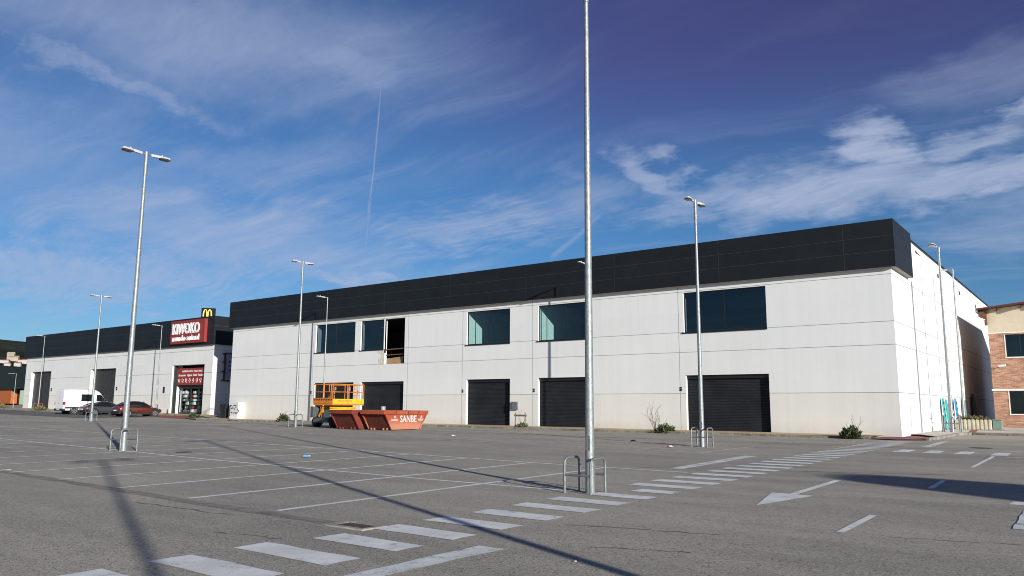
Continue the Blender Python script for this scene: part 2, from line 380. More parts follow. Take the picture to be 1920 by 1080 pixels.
def brick_mat(name):
    m = bpy.data.materials.new(name); m.use_nodes = True; k = NT(m.node_tree)
    b = m.node_tree.nodes['Principled BSDF']; c = k.n('ShaderNodeTexCoord').outputs['Object']
    sp = k.n('ShaderNodeSeparateXYZ'); k.put(sp.inputs[0], c)
    cb = k.n('ShaderNodeCombineXYZ'); k.put(cb.inputs[0], k.m('ADD', sp.outputs[0], sp.outputs[1])); k.put(cb.inputs[1], sp.outputs[2])
    br = k.n('ShaderNodeTexBrick'); k.put(br.inputs['Vector'], cb.outputs[0]); br.inputs['Scale'].default_value = 1
    br.inputs['Brick Width'].default_value = .34; br.inputs['Row Height'].default_value = .085; br.inputs['Mortar Size'].default_value = .010
    br.inputs['Color1'].default_value = (.36, .15, .09, 1); br.inputs['Color2'].default_value = (.52, .29, .19, 1); br.inputs['Mortar'].default_value = (.46, .38, .31, 1)
    br.inputs['Bias'].default_value = -.1
    n = k.noise(k.mapv(cb.outputs[0], (1, 6, 1)), 1.6, 6, .7)
    col = k.mix(1., br.outputs[0], k.mix(k.ramp(n, .3, .7), (.62, .6, .58, 1), (1.3, 1.28, 1.25, 1)), 'MULTIPLY')
    k.put(b.inputs['Base Color'], col); b.inputs['Roughness'].default_value = .9
    bp = k.n('ShaderNodeBump'); bp.inputs['Strength'].default_value = .5; bp.inputs['Distance'].default_value = .02; bp.invert = True
    k.put(bp.inputs['Height'], br.outputs['Fac']); k.put(b.inputs['Normal'], bp.outputs[0])
    return m

def leaf_mat(name, a, b_):
    m = bpy.data.materials.new(name); m.use_nodes = True; k = NT(m.node_tree)
    b = m.node_tree.nodes['Principled BSDF']
    g = k.n('ShaderNodeNewGeometry')
    k.put(b.inputs['Base Color'], k.mix(g.outputs['Random Per Island'], a+(1,), b_+(1,)))
    b.inputs['Roughness'].default_value = .75; b.inputs['Specular IOR Level'].default_value = .25
    return m

M = {}
M['asphalt'], _ = asphalt('asphalt', (.228, .211, .174, 1), (.515, .476, .396, 1))
M['asphalt_dark'], _ = asphalt('dark_asphalt', (.07, .07, .07, 1), (.22, .213, .205, 1))
M['paint'] = paint_mat('road_paint', (.86, .86, .82), .585, (.27, .26, .24, 1))
M['paint_worn'] = paint_mat('worn_road_paint', (.79, .80, .76), .55, (.27, .26, .24, 1))
M['line'] = paint_mat('bay_line_paint', (.88, .88, .85), .64, (.27, .26, .24, 1))
M['line_far'] = paint_mat('faded_bay_paint', (.70, .695, .67), .60, (.27, .26, .24, 1))
M['wall'] = concrete('white_precast', (.72, .718, .70), .06, .035)
M['wall_low'] = concrete('cream_precast', (.71, .688, .65), .07, .05)
M['joint'] = mat('joint_sealant', (.27, .275, .27), .9, var=.25, scale=2)
M['joint_light'] = mat('pale_sealant', (.74, .74, .73), .9, var=.1, scale=2)
M['fascia'] = mat('anthracite_cladding', (.0105, .012, .0132), .5, var=.15, scale=1.2, spec=.35)
M['fascia_seam'] = mat('cladding_seam', (.032, .036, .04), .5, var=.1)
M['soffit'] = mat('soffit_grey', (.35, .33, .30), .8)
M['shutter'] = mat('anthracite_shutter', (.018, .0205, .024), .55, var=.3, scale=.8, spec=.3)
M['frame'] = mat('dark_window_frame', (.012, .013, .015), .4)
M['glass'] = glass('solar_glass', (.56, .70, .69), .075)
M['glass_dark'] = glass('dark_solar_glass', (.34, .40, .45), .085)
M['glass_shop'] = glass('shop_glass', (.75, .8, .8), .05)
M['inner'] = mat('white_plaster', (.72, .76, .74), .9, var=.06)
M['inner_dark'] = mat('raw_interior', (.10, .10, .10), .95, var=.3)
M['roofing'] = mat('grey_roofing', (.3, .3, .3), .9)
M['galv'] = galv('galvanised_steel', .66)
M['galv_thin'] = galv('galvanised_tube', .5)
M['lamp'] = mat('white_lamp_housing', (.46, .45, .43), .45, var=.12, scale=8)
M['lens'] = mat('lamp_lens', (.05, .055, .06), .25, var=.1)
M['kerb'] = mat('kerb_concrete', (.21, .195, .165), .95, var=.5, scale=2.2, bump=.5, bscale=18)
M['pave'] = mat('ochre_paving', (.52, .37, .175), .95, var=.2, scale=1.6, bump=.3, bscale=30)
M['pave_grey'] = mat('pale_paving', (.50, .45, .39), .95, var=.18, scale=1.8, bump=.3, bscale=30)
M['pave_red'] = mat('red_paving', (.27, .065, .06), .95, var=.25, scale=4, bump=.3, bscale=30)
M['gutter'] = mat('gutter_concrete', (.24, .215, .185), .95, var=.4, scale=2.5, bump=.4)
M['gutter_edge'] = mat('gutter_edge', (.33, .285, .24), .95, var=.45, scale=3)
M['iron'] = mat('rusty_iron', (.035, .024, .021), .8, var=.4, scale=9)
M['black'] = mat('black_plastic', (.015, .015, .016), .6)
M['crack'] = mat('crack_dark', (.075, .07, .064), .95, var=.4, scale=6)
M['tyre'] = mat('tyre_rubber', (.016, .016, .017), .85)
M['rim'] = mat('alloy_rim', (.22, .225, .235), .4, .6)
M['red_sign'] = mat('red_sign_panel', (.27, .032, .026), .55, var=.08)
M['white_sign'] = mat('white_lettering', (.82, .82, .82), .5, var=.04)
M['yellow_sign'] = mat('yellow_lettering', (.85, .58, .02), .45, var=.04)
M['black_sign'] = mat('black_sign_panel', (.008, .009, .008), .6, spec=.08)
M['brick'] = brick_mat('brickwork')
M['cream'] = mat('cream_render', (.57, .49, .365), .95, var=.08, scale=1)
M['white_sill'] = mat('white_sill', (.75, .73, .70), .8, var=.06)
M['roof_red'] = mat('maroon_roof_edge', (.10, .022, .018), .6, var=.2)
M['timber'] = mat('brown_timber', (.13, .06, .03), .8, var=.3, scale=5)
M['leaf'] = leaf_mat('shrub_leaves', (.022, .036, .014), (.10, .12, .045))
M['leaf_dry'] = leaf_mat('dry_leaves', (.10, .085, .04), (.20, .17, .08))
M['twig'] = mat('bare_twigs', (.085, .065, .05), .9, var=.3, scale=9)

# ------------------------------------------------------------------ ground
def frange(a, b, s):
    n = max(1, round((b-a)/s)); return [a+(b-a)*i/n for i in range(n)]
def ground():
    xs = [-9000, -3000, -1000] + frange(-400, -130, 10) + frange(-130, 20, 1) + frange(20, 300, 20) + [300, 1000, 3000, 9000]
    xs = sorted(set(xs + [-300, -120, -78, -65, -45, -26, -12]))
    ys = [-9000, -2000, -400] + frange(-40, 30, 5) + frange(30, 46, .5) + frange(46, 70, 2) + [70, 100, 200, 500, 1500, 4000, 9000]
    mb = MB(); nx = len(xs)
    vs = [(x, y, gz(x, y)) for y in ys for x in xs]
    fs = [(j*nx+i, j*nx+i+1, (j+1)*nx+i+1, (j+1)*nx+i) for j in range(len(ys)-1) for i in range(nx-1)]
    mb.add(vs, fs); return tag(mb.build('ground', M['asphalt'], fix=False), kind='structure')
ground()

def strip(mb, poly, lift=.006, m=0, step=1.0, wob=0.):
    """a quad (a,b,c,d) laid on the ground, cut fine enough to follow it; a-b and d-c are the long sides"""
    a, b, c, d = [Vector(p[:2]) for p in poly]
    n = max(1, math.ceil(max((b-a).length, (c-d).length)/step)); k = max(1, math.ceil(max((d-a).length, (c-b).length)/step))
    vs = []
    for j in range(k+1):
        for i in range(n+1):
            t, s = i/n, j/k
            p = (a*(1-t)+b*t)*(1-s) + (d*(1-t)+c*t)*s
            if wob and (i in (0, n) or j in (0, k)): p = p + Vector((random.uniform(-wob, wob), random.uniform(-wob, wob)))
            vs.append((p.x, p.y, gz(p.x, p.y)+lift))
    mb.add(vs, [(j*(n+1)+i, j*(n+1)+i+1, (j+1)*(n+1)+i+1, (j+1)*(n+1)+i) for j in range(k) for i in range(n)], m)
def line(mb, p, q, w, **kw):
    p, q = Vector(p), Vector(q); n = Vector((-(q-p).y, (q-p).x)).normalized()*w/2
    strip(mb, (p-n, q-n, q+n, p+n), **kw)

# ------------------------------------------------------------------ road surface: gutters, cracks, painted markings
mb = MB(); strip(mb, ((-120, 34.2), (-74, 33.4), (-74, 40.6), (-120, 43.4)), .005, step=2)
tag(mb.build('road', M['asphalt_dark'], fix=False), kind='structure')
mb = MB()
pts = [(-60, 7.9), (-30, 7.82), (-20.6, 7.72), (-14, 7.6), (-8.75, 7.45)]
for a, b in zip(pts, pts[1:]):
    line(mb, a, b, .2, lift=.005, wob=.025, step=.5); line(mb, (a[0], a[1]-.15), (b[0], b[1]-.15), .035, lift=.007, m=1, wob=.02, step=.5)
line(mb, (-62, 34.6), (-4.5, 34.2), .22, lift=.005, wob=.02)
tag(mb.build('gutter', [M['gutter'], M['gutter_edge']], fix=False), kind='structure')
mb = MB(); rnd = random.Random(3)
def crack(p, q, w, n):
    p, q = Vector(p), Vector(q); last = p; nn = Vector((-(q-p).y, (q-p).x)).normalized()
    for i in range(1, n+1):
        c = p+(q-p)*i/n + nn*rnd.uniform(-.06, .06); line(mb, last, c, w*rnd.uniform(.4, 1.2), lift=.0045); last = c
crack((-10.3, 18.9), (-3.2, 21.6), .05, 26); crack((-6.1, 9.3), (-3.9, 9.9), .025, 12); crack((-5.0, 8.0), (-3.9, 8.5), .022, 9)
crack((-13.0, 6.9), (-10.4, 7.0), .025, 10); crack((-9.3, 6.0), (-8.2, 6.2), .02, 8); crack((-2.4, 11.0), (-.8, 11.4), .02, 8)
crack((-24, 22.0), (-12, 23.0), .03, 30); crack((-9, 28.5), (-2, 29.3), .05, 18)
tag(mb.build('asphalt_cracks', M['crack'], fix=False), kind='structure')

# zebra crossing: bars half a metre wide, a metre apart, running up to the pavement corner
mb = MB(); y = 3.52; i = 0
while y < 40.6:
    xl = -8.1 + .22*max(0, min(1, (7-y)/-1.5)) if y < 5.5 else -7.9 - .03*max(0, y-9); xr = -6.5 - .028*max(0, y-9)
    if i == 9: xl = -7.8
    if i == 10: xl = -7.46
    strip(mb, ((xl, y), (xr, y), (xr, y+.48), (xl, y+.48)), .007, step=.4, wob=.016)
    y += .975 if y < 8 else 1.045; i += 1
tag(mb.build('zebra_crossing', M['paint'], fix=False), kind='structure')
mb = MB()
strip(mb, ((-5.85, 2.2), (-5.66, 5.4), (-5.66, 7.35), (-6.02, 7.33)), .007, step=.3, wob=.012) if False else strip(mb, ((-5.70, 4.2), (-5.64, 7.33), (-6.00, 7.33), (-5.98, 4.2)), .007, step=.35, wob=.015)
strip(mb, ((-8.92, 19.07), (-9.27, 25.5), (-9.70, 25.48), (-9.27, 19.06)), .007, step=.6, wob=.012)
strip(mb, ((-5.93, 35.5), (-6.14, 41.8), (-6.46, 41.6), (-6.22, 35.3)), .007, step=.8, wob=.012)
strip(mb, ((-1.2, 12.74), (-.78, 12.75), (-.86, 15.0), (-1.24, 15.0)), .007, step=.4, wob=.012)
tag(mb.build('crossing_edge_bars', M['paint_worn'], fix=False), kind='structure')
mb = MB()
for x in (-6.4, -5.44, -4.46, -3.38, -2.4, -1.4): strip(mb, ((x, 31.0), (x+.5, 31.15), (x+.45, 33.05), (x-.02, 32.95)), .007, step=.5, wob=.012)
for x in (-1.52, -.6): strip(mb, ((x, 15.81), (x+.48, 15.83), (x+.46, 16.4), (x+.04, 16.35)), .007, step=.4, wob=.01)
line(mb, (-5.7, 33.9), (-1.5, 34.25), .12, lift=.009); line(mb, (-2.85, 30.3), (.2, 30.0), .13, lift=.007)
tag(mb.build('give_way_marks', M['paint'], fix=False), kind='structure')
mb = MB()
for y0, y1, x0, x1 in ((10.98, 12.97, -2.95, -2.99), (17.84, 19.98, -3.02, -3.09), (24.65, 30.5, -3.12, -3.22)):
    line(mb, (x0, y0), (x1, y1), .11, lift=.007, wob=.006, step=.4)
tag(mb.build('lane_line', M['paint'], fix=False), kind='structure')
mb = MB()
line(mb, (-4.84, 15.0), (-4.94, 18.45), .145, lift=.007, step=.4)
tri = [(-4.80, 13.02), (-4.46, 15.02), (-5.25, 15.10)]
N = 8
for j in range(N):      # arrow head, in slices
    a, b = j/N, (j+1)/N
    l = lambda t: (tri[0][0]*(1-t)+tri[2][0]*t, tri[0][1]*(1-t)+tri[2][1]*t); r = lambda t: (tri[0][0]*(1-t)+tri[1][0]*t, tri[0][1]*(1-t)+tri[1][1]*t)
    if j == 0: strip(mb, (l(.001), r(.001), r(b), l(b)), .007)
    else: strip(mb, (l(a), r(a), r(b), l(b)), .007)
tag(mb.build('lane_arrow', M['paint'], fix=False), kind='structure')
# parking bays
mb = MB()
yc = lambda x: 12.92 + (max(0, -20-x))*.045; yt = lambda x: 18.22 - (x+8.4)*.034
def poly(f, x0, x1, w):
    n = max(1, int(abs(x1-x0)/3))
    for i in range(n):
        a, b = x0+(x1-x0)*i/n, x0+(x1-x0)*(i+1)/n; line(mb, (a, f(a)), (b, f(b)), w, lift=.006, wob=.004)
poly(yc, -8.3, -60, .13); poly(yt, -8.4, -60, .13)
for i in range(21):
    x = -10.33 - 2.46*i
    line(mb, (x, 7.72 if x > -21 else 8.1), (x-.36, yt(x)), .13, lift=.008, wob=.004)
tag(mb.build('parking_bay_lines', M['line'], fix=False), kind='structure')
mb = MB()
yf = lambda x: 26.0 - .012*(x+9.5); ym = lambda x: 30.6 - .012*(x+9.5)
poly(yf, -9.3, -66, .10); poly(ym, -13.4, -66, .10); 
for i in range(22):
    x = -11.5 - 2.5*i
    if -38.5 < x < -31: continue
    line(mb, (x, yf(x)), (x, yf(x)+(5.1 if i == 0 else 7.0)), .10, lift=.008)
line(mb, (-13, 28.9), (-9.8, 29.7), .1, lift=.008)
tag(mb.build('far_parking_bay_lines', M['line_far'], fix=False), kind='structure')

# ------------------------------------------------------------------ pavements and kerbs
def pavement(name, m, x0, x1, y0, y1, dz=.12):
    mb = MB(); n = max(1, int((x1-x0)/2.5)); k = max(1, int((y1-y0)/.75))
    vs = [(x0+(x1-x0)*i/n, y0+(y1-y0)*j/k, gz(x0+(x1-x0)*i/n, y0+(y1-y0)*j/k)+dz) for j in range(k+1) for i in range(n+1)]
    mb.add(vs, [(j*(n+1)+i, j*(n+1)+i+1, (j+1)*(n+1)+i+1, (j+1)*(n+1)+i) for j in range(k) for i in range(n)])
    return tag(mb.build(name, m, fix=False), kind='structure')
pavement('pavement', M['pave'], -69.2, -9.6, 42.18, 45.05)
pavement('pavement', M['pave'], -126, -71.6, 45.3, 48.3)
pavement('pavement', M['pave_grey'], -71.6, -69.2, 42.18, 50)
def kerb(name, pts, h=.125, w=.18):
    mb = MB(); rk = random.Random(5)
    out = []
    for a, b in zip(pts, pts[1:]):
        a, b = Vector(a), Vector(b); n = max(1, round((b-a).length/1.0))
        out += [a+(b-a)*i/n for i in range(n)]
    out.append(Vector(pts[-1]))
    for a, b in zip(out, out[1:]):
        d = (b-a).normalized(); nn = Vector((-d.y, d.x))*w; a2 = a+d*.008; b2 = b-d*.008; j = rk.uniform(-.012, .012)
        bt = [(p.x, p.y, gz(p.x, p.y)-.1) for p in (a2, b2, b2+nn, a2+nn)]; tp = [(p.x, p.y, gz(p.x, p.y)+h+j) for p in (a2, b2, b2+nn, a2+nn)]
        mb.hexa(bt, tp)
    return tag(mb.build(name, M['kerb'], bevel=.02), kind='structure')
kerb('kerb', [(-69.2, 42.0), (-9.6, 42.0)])
kerb('kerb', [(-126, 45.12), (-74, 45.12), (-69.2, 42.0)])
# corner: lowered red paving, a curved kerb and the path down the side
def poly_pave(name, m, outline, dz):
    me = MB(); vs = [(x, y, gz(x, y)+dz) for x, y in outline]; me.add(vs, [tuple(range(len(vs)))])
    return tag(me.build(name, m, fix=False), kind='structure')
poly_pave('pavement', M['pave_red'], [(-9.6, 42.0), (-8.3, 41.5), (-7.05, 42.4), (-6.95, 44.3), (-8.3, 47.2), (-8.75, 47.2), (-8.75, 45.05), (-9.6, 45.05)], .045)
poly_pave('pavement', M['pave_grey'], [(-8.75, 47.2), (-8.3, 47.2), (-6.95, 44.3), (-7.0, 47), (-7.1, 51.2), (-6.6, 52.7), (-3.9, 52.3), (6, 51.6), (14, 51.6), (14, 69.4), (-8.7, 69.4)], .125)
kerb('kerb', [(-7.05, 42.4), (-6.9, 44.3), (-6.93, 47), (-6.95, 50.9), (-6.5, 52.5), (-3.9, 52.1), (6, 51.4), (14, 51.4)], h=.135)
mb = MB()
for a, b in (((-6.6, 53.1), (-3.9, 52.9)), ((-3.9, 52.9), (5, 52.4)), ((-6.6, 53.1), (-7.1, 58.5)), ((-7.1, 58.5), (-4.5, 58.3)), ((-4.5, 58.3), (5, 58))):
    line(mb, a, b, .38, lift=.131)
tag(mb.build('paving_band', M['pave_red'], fix=False), kind='structure')
mb = MB(); strip(mb, ((-74.2, 40.9), (-71.6, 42.2), (-72.4, 45.0), (-84, 45.0)), .012)
tag(mb.build('red_paving', M['pave_red'], fix=False), kind='structure')


# ------------------------------------------------------------------ buildings
def wall_grid(mb, fn, us, zs, holes, uj=(), zj=(), w=.016, mats=(0, 1, 2), low=None, light=False):
    """a wall as one grid of faces cut round its openings, with sealant joints; fn(u,z) -> point"""
    cu = sorted(set(us + [h[0] for h in holes]+[h[1] for h in holes] + [a for j in uj for a in (j-w, j+w)]))
    cz = sorted(set(zs + [h[2] for h in holes]+[h[3] for h in holes] + [a for j in zj for a in (j-w, j+w)]))
    cu = [c for c in cu if us[0] <= c <= us[-1]]; cz = [c for c in cz if zs[0] <= c <= zs[-1]]
    for a, b in zip(cu, cu[1:]):
        for c, d in zip(cz, cz[1:]):
            u, z = (a+b)/2, (c+d)/2
            if any(h[0] < u < h[1] and h[2] < z < h[3] for h in holes): continue
            zz = any(abs(z-j) < w for j in zj); uu = any(abs(u-j) < w for j in uj)
            m = mats[1] if zz else (mats[3] if uu and len(mats) > 3 else mats[1]) if uu else (mats[2] if low and z < low else mats[0])
            mb.quad(fn(a, c), fn(b, c), fn(b, d), fn(a, d), m)
def reveals(mb, h, y, dep, m=0, sill=None):
    x0, x1, z0, z1 = h
    mb.quad((x0, y, z0), (x0, y+dep, z0), (x0, y+dep, z1), (x0, y, z1), m); mb.quad((x1, y, z0), (x1, y, z1), (x1, y+dep, z1), (x1, y+dep, z0), m)
    mb.quad((x0, y, z1), (x0, y+dep, z1), (x1, y+dep, z1), (x1, y, z1), m); mb.quad((x0, y, z0), (x1, y, z0), (x1, y+dep, z0), (x0, y+dep, z0), m)

FY = 45.0
bA = thing('warehouse', 'long white two storey warehouse with black top band and upper windows', 'building', (-38, 60, 0), world=True)
WIN = [(-55.9, -50.76, 6.2, 8.68), (-50.05, -47.27, 6.2, 8.68), (-38.32, -34.23, 6.17, 8.67), (-31.73, -27.3, 6.17, 8.67), (-20.7, -15.52, 6.2, 8.68)]
GAP = (-47.19, -44.86, 4.98, 8.68)
DOOR = [(-55.9, -50.76, .25, 3.56), (-49.85, -44.86, .25, 3.56), (-38.3, -34.2, .25, 3.59), (-31.75, -27.3, .25, 3.6), (-20.66, -15.53, .25, 3.57)]
mb = MB()
wall_grid(mb, lambda u, z: (u, FY, z), [-68.55, -8.75], [-.3, 9.3], WIN+[GAP]+DOOR, uj=(-58.2, -56.18, -44.45, -38.72, -32.22, -21.05), zj=(2.46, 4.98, 6.215, 8.74), low=2.46)
for h in WIN: reveals(mb, h, FY, .22)
for h in DOOR: reveals(mb, h, FY, .34)
reveals(mb, GAP, FY, .3)
wall_grid(mb, lambda u, z: (-8.75, u, z), [45, 92], [-.3, 11.5], [], uj=(50.4, 58.0, 66.2, 74.3, 82.5), zj=(2.46, 4.98, 6.215, 8.74), w=.022, low=None)
wall_grid(mb, lambda u, z: (-68.55, u, z), [45, 92], [-.3, 11.5], [], uj=(53, 61, 69, 77), zj=(2.46, 4.98, 6.215, 8.74))
mb.quad((-68.55, 92, -.3), (-8.75, 92, -.3), (-8.75, 92, 11.5), (-68.55, 92, 11.5))
mb.box(-9.1, -8.751, 49.6, 92, 9.3, 11.48)
mb.build('wall', [M['wall'], M['joint'], M['wall_low']], bA, fix=False)
# fascia: cladding panels with seams, wrapping both corners
mb = MB(); X0, X1, z0, z1 = -68.92, -8.45, 9.07, 11.66
seams = [-11.0 - 7.2*i for i in range(8)]
wall_grid(mb, lambda u, z: (u, 44.7, z), [X0, X1], [z0, z1], [], uj=seams, zj=(9.96, 10.77), w=.011, mats=(0, 1, 0))
wall_grid(mb, lambda u, z: (X1, u, z), [44.7, 49.4], [z0, z1], [], zj=(9.96, 10.77), w=.011, mats=(0, 1, 0))
wall_grid(mb, lambda u, z: (X0, u, z), [44.7, 49.4], [z0, z1], [], zj=(9.96, 10.77), w=.011, mats=(0, 1, 0))
mb.quad((X0, 44.7, z1), (X1, 44.7, z1), (X1, 45.6, z1), (X0, 45.6, z1)); mb.quad((X0, 45.6, z0+.4), (X1, 45.6, z0+.4), (X1, 45.6, z1), (X0, 45.6, z1))
for x, xi in ((X1, -9.2), (X0, -68.1)):
    mb.quad((x, 45.6, z1), (x, 49.4, z1), (xi, 49.4, z1), (xi, 45.6, z1)); mb.quad((x, 49.4, z0), (xi, 49.4, z0), (xi, 49.4, z1), (x, 49.4, z1)); mb.quad((xi, 45.6, z0+.3), (xi, 49.4, z0+.3), (xi, 49.4, z1), (xi, 45.6, z1))
fas = mb.build('fascia', [M['fascia'], M['fascia_seam']], bA)
mb = MB(); mb.quad((X0, 44.7, z0), (X1, 44.7, z0), (X1, 45.0, z0), (X0, 45.0, z0)); mb.quad((X1, 45.0, z0), (X1, 49.4, z0), (-8.75, 49.4, z0), (-8.75, 45.0, z0)); mb.quad((X0, 45, z0), (X0, 49.4, z0), (-68.55, 49.4, z0), (-68.55, 45, z0))
mb.build('soffit', M['soffit'], bA)
mb = MB(); mb.box(-8.95, -8.69, 49.41, 92, 11.48, 11.62); mb.build('parapet_cap', M['fascia'], bA)
mb = MB(); mb.quad((-68.5, 45.3, 10.6), (-8.8, 45.3, 10.6), (-8.8, 91.9, 10.6), (-68.5, 91.9, 10.6)); mb.build('roof', M['roofing'], bA)
# inside the upper floor: slab, ceiling, back wall and partitions beside each window
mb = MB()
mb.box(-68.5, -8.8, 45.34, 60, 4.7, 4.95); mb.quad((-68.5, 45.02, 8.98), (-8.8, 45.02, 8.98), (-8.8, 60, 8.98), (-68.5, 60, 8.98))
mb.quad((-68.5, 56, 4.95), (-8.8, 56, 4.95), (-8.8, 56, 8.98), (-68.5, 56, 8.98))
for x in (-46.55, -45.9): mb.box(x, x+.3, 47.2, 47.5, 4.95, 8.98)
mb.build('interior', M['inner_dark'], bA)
mb = MB()
for x, L in ((-56.08, .42), (-38.42, 5.5), (-31.86, 5.5), (-20.86, .32), (-50.2, .22), (-33.97, 5.5), (-26.97, 5.5)):
    mb = MB(); mb.box(x-.12, x+.09, 45.26, 45.26+L, 4.96, 8.97); mb.build('partition_wall', M['inner'], bA)
for i, h in enumerate(WIN):
    x0, x1, z0, z1 = h; mb = MB(); y0, y1 = FY+.10, FY+.17; f = .06
    mb.box(x0, x1, y0, y1, z0, z0+f); mb.box(x0, x1, y0, y1, z1-f, z1); mb.box(x0, x0+f, y0, y1, z0+f, z1-f); mb.box(x1-f, x1, y0, y1, z0+f, z1-f)
    if i != 1: mb.box((x0+x1)/2-.025, (x0+x1)/2+.025, y0, y1, z0+f, z1-f)
    mb.box(x0-.12 if i != 1 else x0-.1, x1+.02, FY-.06, FY+.1, z0-.07, z0-.003)
    fr = mb.build('window', M['frame'], bA)
    mb = MB(); mb.quad((x0+f, y0+.035, z0+f), (x1-f, y0+.035, z0+f), (x1-f, y0+.035, z1-f), (x0+f, y0+.035, z1-f))
    p = mb.build('pane', M['glass'] if i in (2, 3) else M['glass_dark'], None, fix=False); p.parent = fr
for i, h in enumerate(DOOR):
    x0, x1, zb, zt = h; mb = MB(); y = FY+.30; zb = gz((x0+x1)/2, FY)+.1; n = 34
    ph = (zt-.22-zb)/n
    prof = []
    for j in range(n):
        z = zb+j*ph; prof += [(0, z), (-.022, z+ph*.25), (-.022, z+ph*.75), (0, z+ph)]
    for (a, za), (b, zb2) in zip(prof, prof[1:]):
        if zb2 > za: mb.quad((x0+.05, y+a, za), (x1-.05, y+a, za), (x1-.05, y+b, zb2), (x0+.05, y+b, zb2))
    d = mb.build('roller_door', M['shutter'], bA, fix=False)
    mb = MB(); mb.box(x0, x1, FY+.16, FY+.34, zt-.22, zt); mb.box(x0, x0+.05, FY+.22, FY+.36, zb, zt-.22); mb.box(x1-.05, x1, FY+.22, FY+.36, zb, zt-.22)
    g = mb.build('door_frame', M['frame'], None); g.parent = d
    mb = MB(); mb.box(x0-.40, x0-.27, FY-.03, FY+.0, 2.62, 2.74); mb.box(x0-.40, x0-.27, FY-.03, FY+.0, 2.77, 2.86); mb.build('number_plate', M['black'], bA)
mb = MB(); mb.box(-33.98, -33.45, FY-.16, FY, 1.38, 1.95); mb.box(-33.9, -33.53, FY-.18, FY-.16, 1.45, 1.88); mb.build('meter_box', mat('grey_meter_box', (.13, .15, .16), .5), bA)
for y, z in ((60, 10.66), (69.5, 10.62), (78.6, 10.54)):
    mb = MB(); mb.tube([(-8.78, y, z), (-8.70, y, z)], .16, 12); mb.build('vent', M['black'], bA)
mb = MB(); mb.tube([(-8.70, 50.3, .3), (-8.70, 50.3, 9.0)], .03, 6); mb.build('downpipe', M['joint'], bA)
mb = MB(); mb.box(-8.745, -8.735, 58.1, 58.17, 2.7, 10.4); mb.build('repair_seam', M['joint'], bA); mb = MB(); mb.box(-8.745, -8.735, 47.6, 47.65, .5, 2.2); mb.build('repair_seam', M['joint'], bA)
# the knocked-out opening: rough edge, rails and a board
mb = MB(); rk = random.Random(2)
pl = [(-47.19, 6.2)] + [(-47.19-rk.uniform(.25, .75), 6.1-.17*i) for i in range(7)] + [(-47.19, 4.98)]
mb.prism(pl, lambda u, z, t: (u, FY-t, z), -.05, .012); mb.build('broken_edge', mat('broken_concrete', (.62, .58, .47), .95, var=.3, scale=8), bA)
mb = MB(); mb.tube([(-47.2, FY+.2, 6.16), (-44.9, FY+.2, 6.22)], .045, 6); mb.tube([(-47.2, FY+.22, 5.72), (-44.9, FY+.22, 5.76)], .035, 6); mb.box(-47.25, -47.19, FY+.05, FY+.2, 5.9, 8.6); mb.build('railing', mat('red_oxide_rail', (.22, .09, .06), .7), bA)
mb = MB(); mb.hexa([(-47.15, 45.24, 4.99), (-45.35, 45.3, 4.99), (-45.35, 45.34, 4.99), (-47.15, 45.28, 4.99)], [(-47.15, 45.34, 5.45), (-45.35, 45.4, 5.58), (-45.35, 45.44, 5.58), (-47.15, 45.38, 5.45)]); mb.build('board', mat('plywood', (.34, .20, .10), .8, var=.25, scale=6), bA)
mb = MB()
for s in (-1, 0, 1): mb.tube([(-33.6, FY-.02, 8.5), (-33.6, FY-.02, 8.55)], .02, 5)

# the shop building to the left
KY = 48.2
bB = thing('shop_building', 'white shop unit with black top band and tall grey doors', 'building', (-100, 60, 0), world=True)
KD = [(-122.1, -115.85, .6, 6.05), (-104.4, -97.9, .6, 6.02)]; KS = (-84.9, -78.45, .4, 6.0)
mb = MB()
wall_grid(mb, lambda u, z: (u, KY, z), [-124, -76.9], [-.2, 8.3], KD+[KS], uj=(-114.6, -105.7, -95.6, -93.6, -86.8), zj=(2.68, 5.05, 7.5), w=.022, mats=(0, 1, 2, 3), low=2.68)
for h in KD: reveals(mb, h, KY, .45)
reveals(mb, KS, KY, 1.3)
wall_grid(mb, lambda u, z: (-76.9, u, z), [KY, 95], [-.2, 10.9], [], uj=(56, 64), zj=(2.68, 5.05, 7.5))
wall_grid(mb, lambda u, z: (-124, u, z), [KY, 95], [-.2, 10.9], [])
mb.build('wall', [M['wall'], M['joint'], M['wall_low'], M['joint_light']], bB, fix=False)
mb = MB(); a0, a1, c0, c1 = -124.35, -76.55, 8.08, 11.15
wall_grid(mb, lambda u, z: (u, KY-.3, z), [a0, a1], [c0, c1], [], uj=[-83.5-8*i for i in range(5)], zj=(9.1, 10.1), w=.012, mats=(0, 1, 0))
wall_grid(mb, lambda u, z: (a1, u, z), [KY-.3, 60], [c0, c1], [], uj=(52, 56), zj=(9.1, 10.1), w=.02, mats=(0, 1, 0))
wall_grid(mb, lambda u, z: (a0, u, z), [KY-.3, 60], [c0, c1], [], mats=(0, 1, 0))
mb.quad((a0, KY-.3, c1), (a1, KY-.3, c1), (a1, KY+.6, c1), (a0, KY+.6, c1)); mb.quad((a0, KY-.3, c0), (a1, KY-.3, c0), (a1, KY, c0), (a0, KY, c0)); mb.quad((a1, KY, c0), (a1, 60, c0), (-76.9, 60, c0), (-76.9, KY, c0))
mb.quad((a0, KY+.6, c0+.5), (a1, KY+.6, c0+.5), (a1, KY+.6, c1), (a0, KY+.6, c1))
mb.build('fascia', [M['fascia'], M['fascia_seam']], bB)
mb = MB(); mb.quad((-124, KY, 10.3), (-76.9, KY, 10.3), (-76.9, 95, 10.3), (-124, 95, 10.3)); mb.quad((-124, 95, 0), (-76.9, 95, 0), (-76.9, 95, 10.9), (-124, 95, 10.9)); mb.build('roof', M['roofing'], bB)
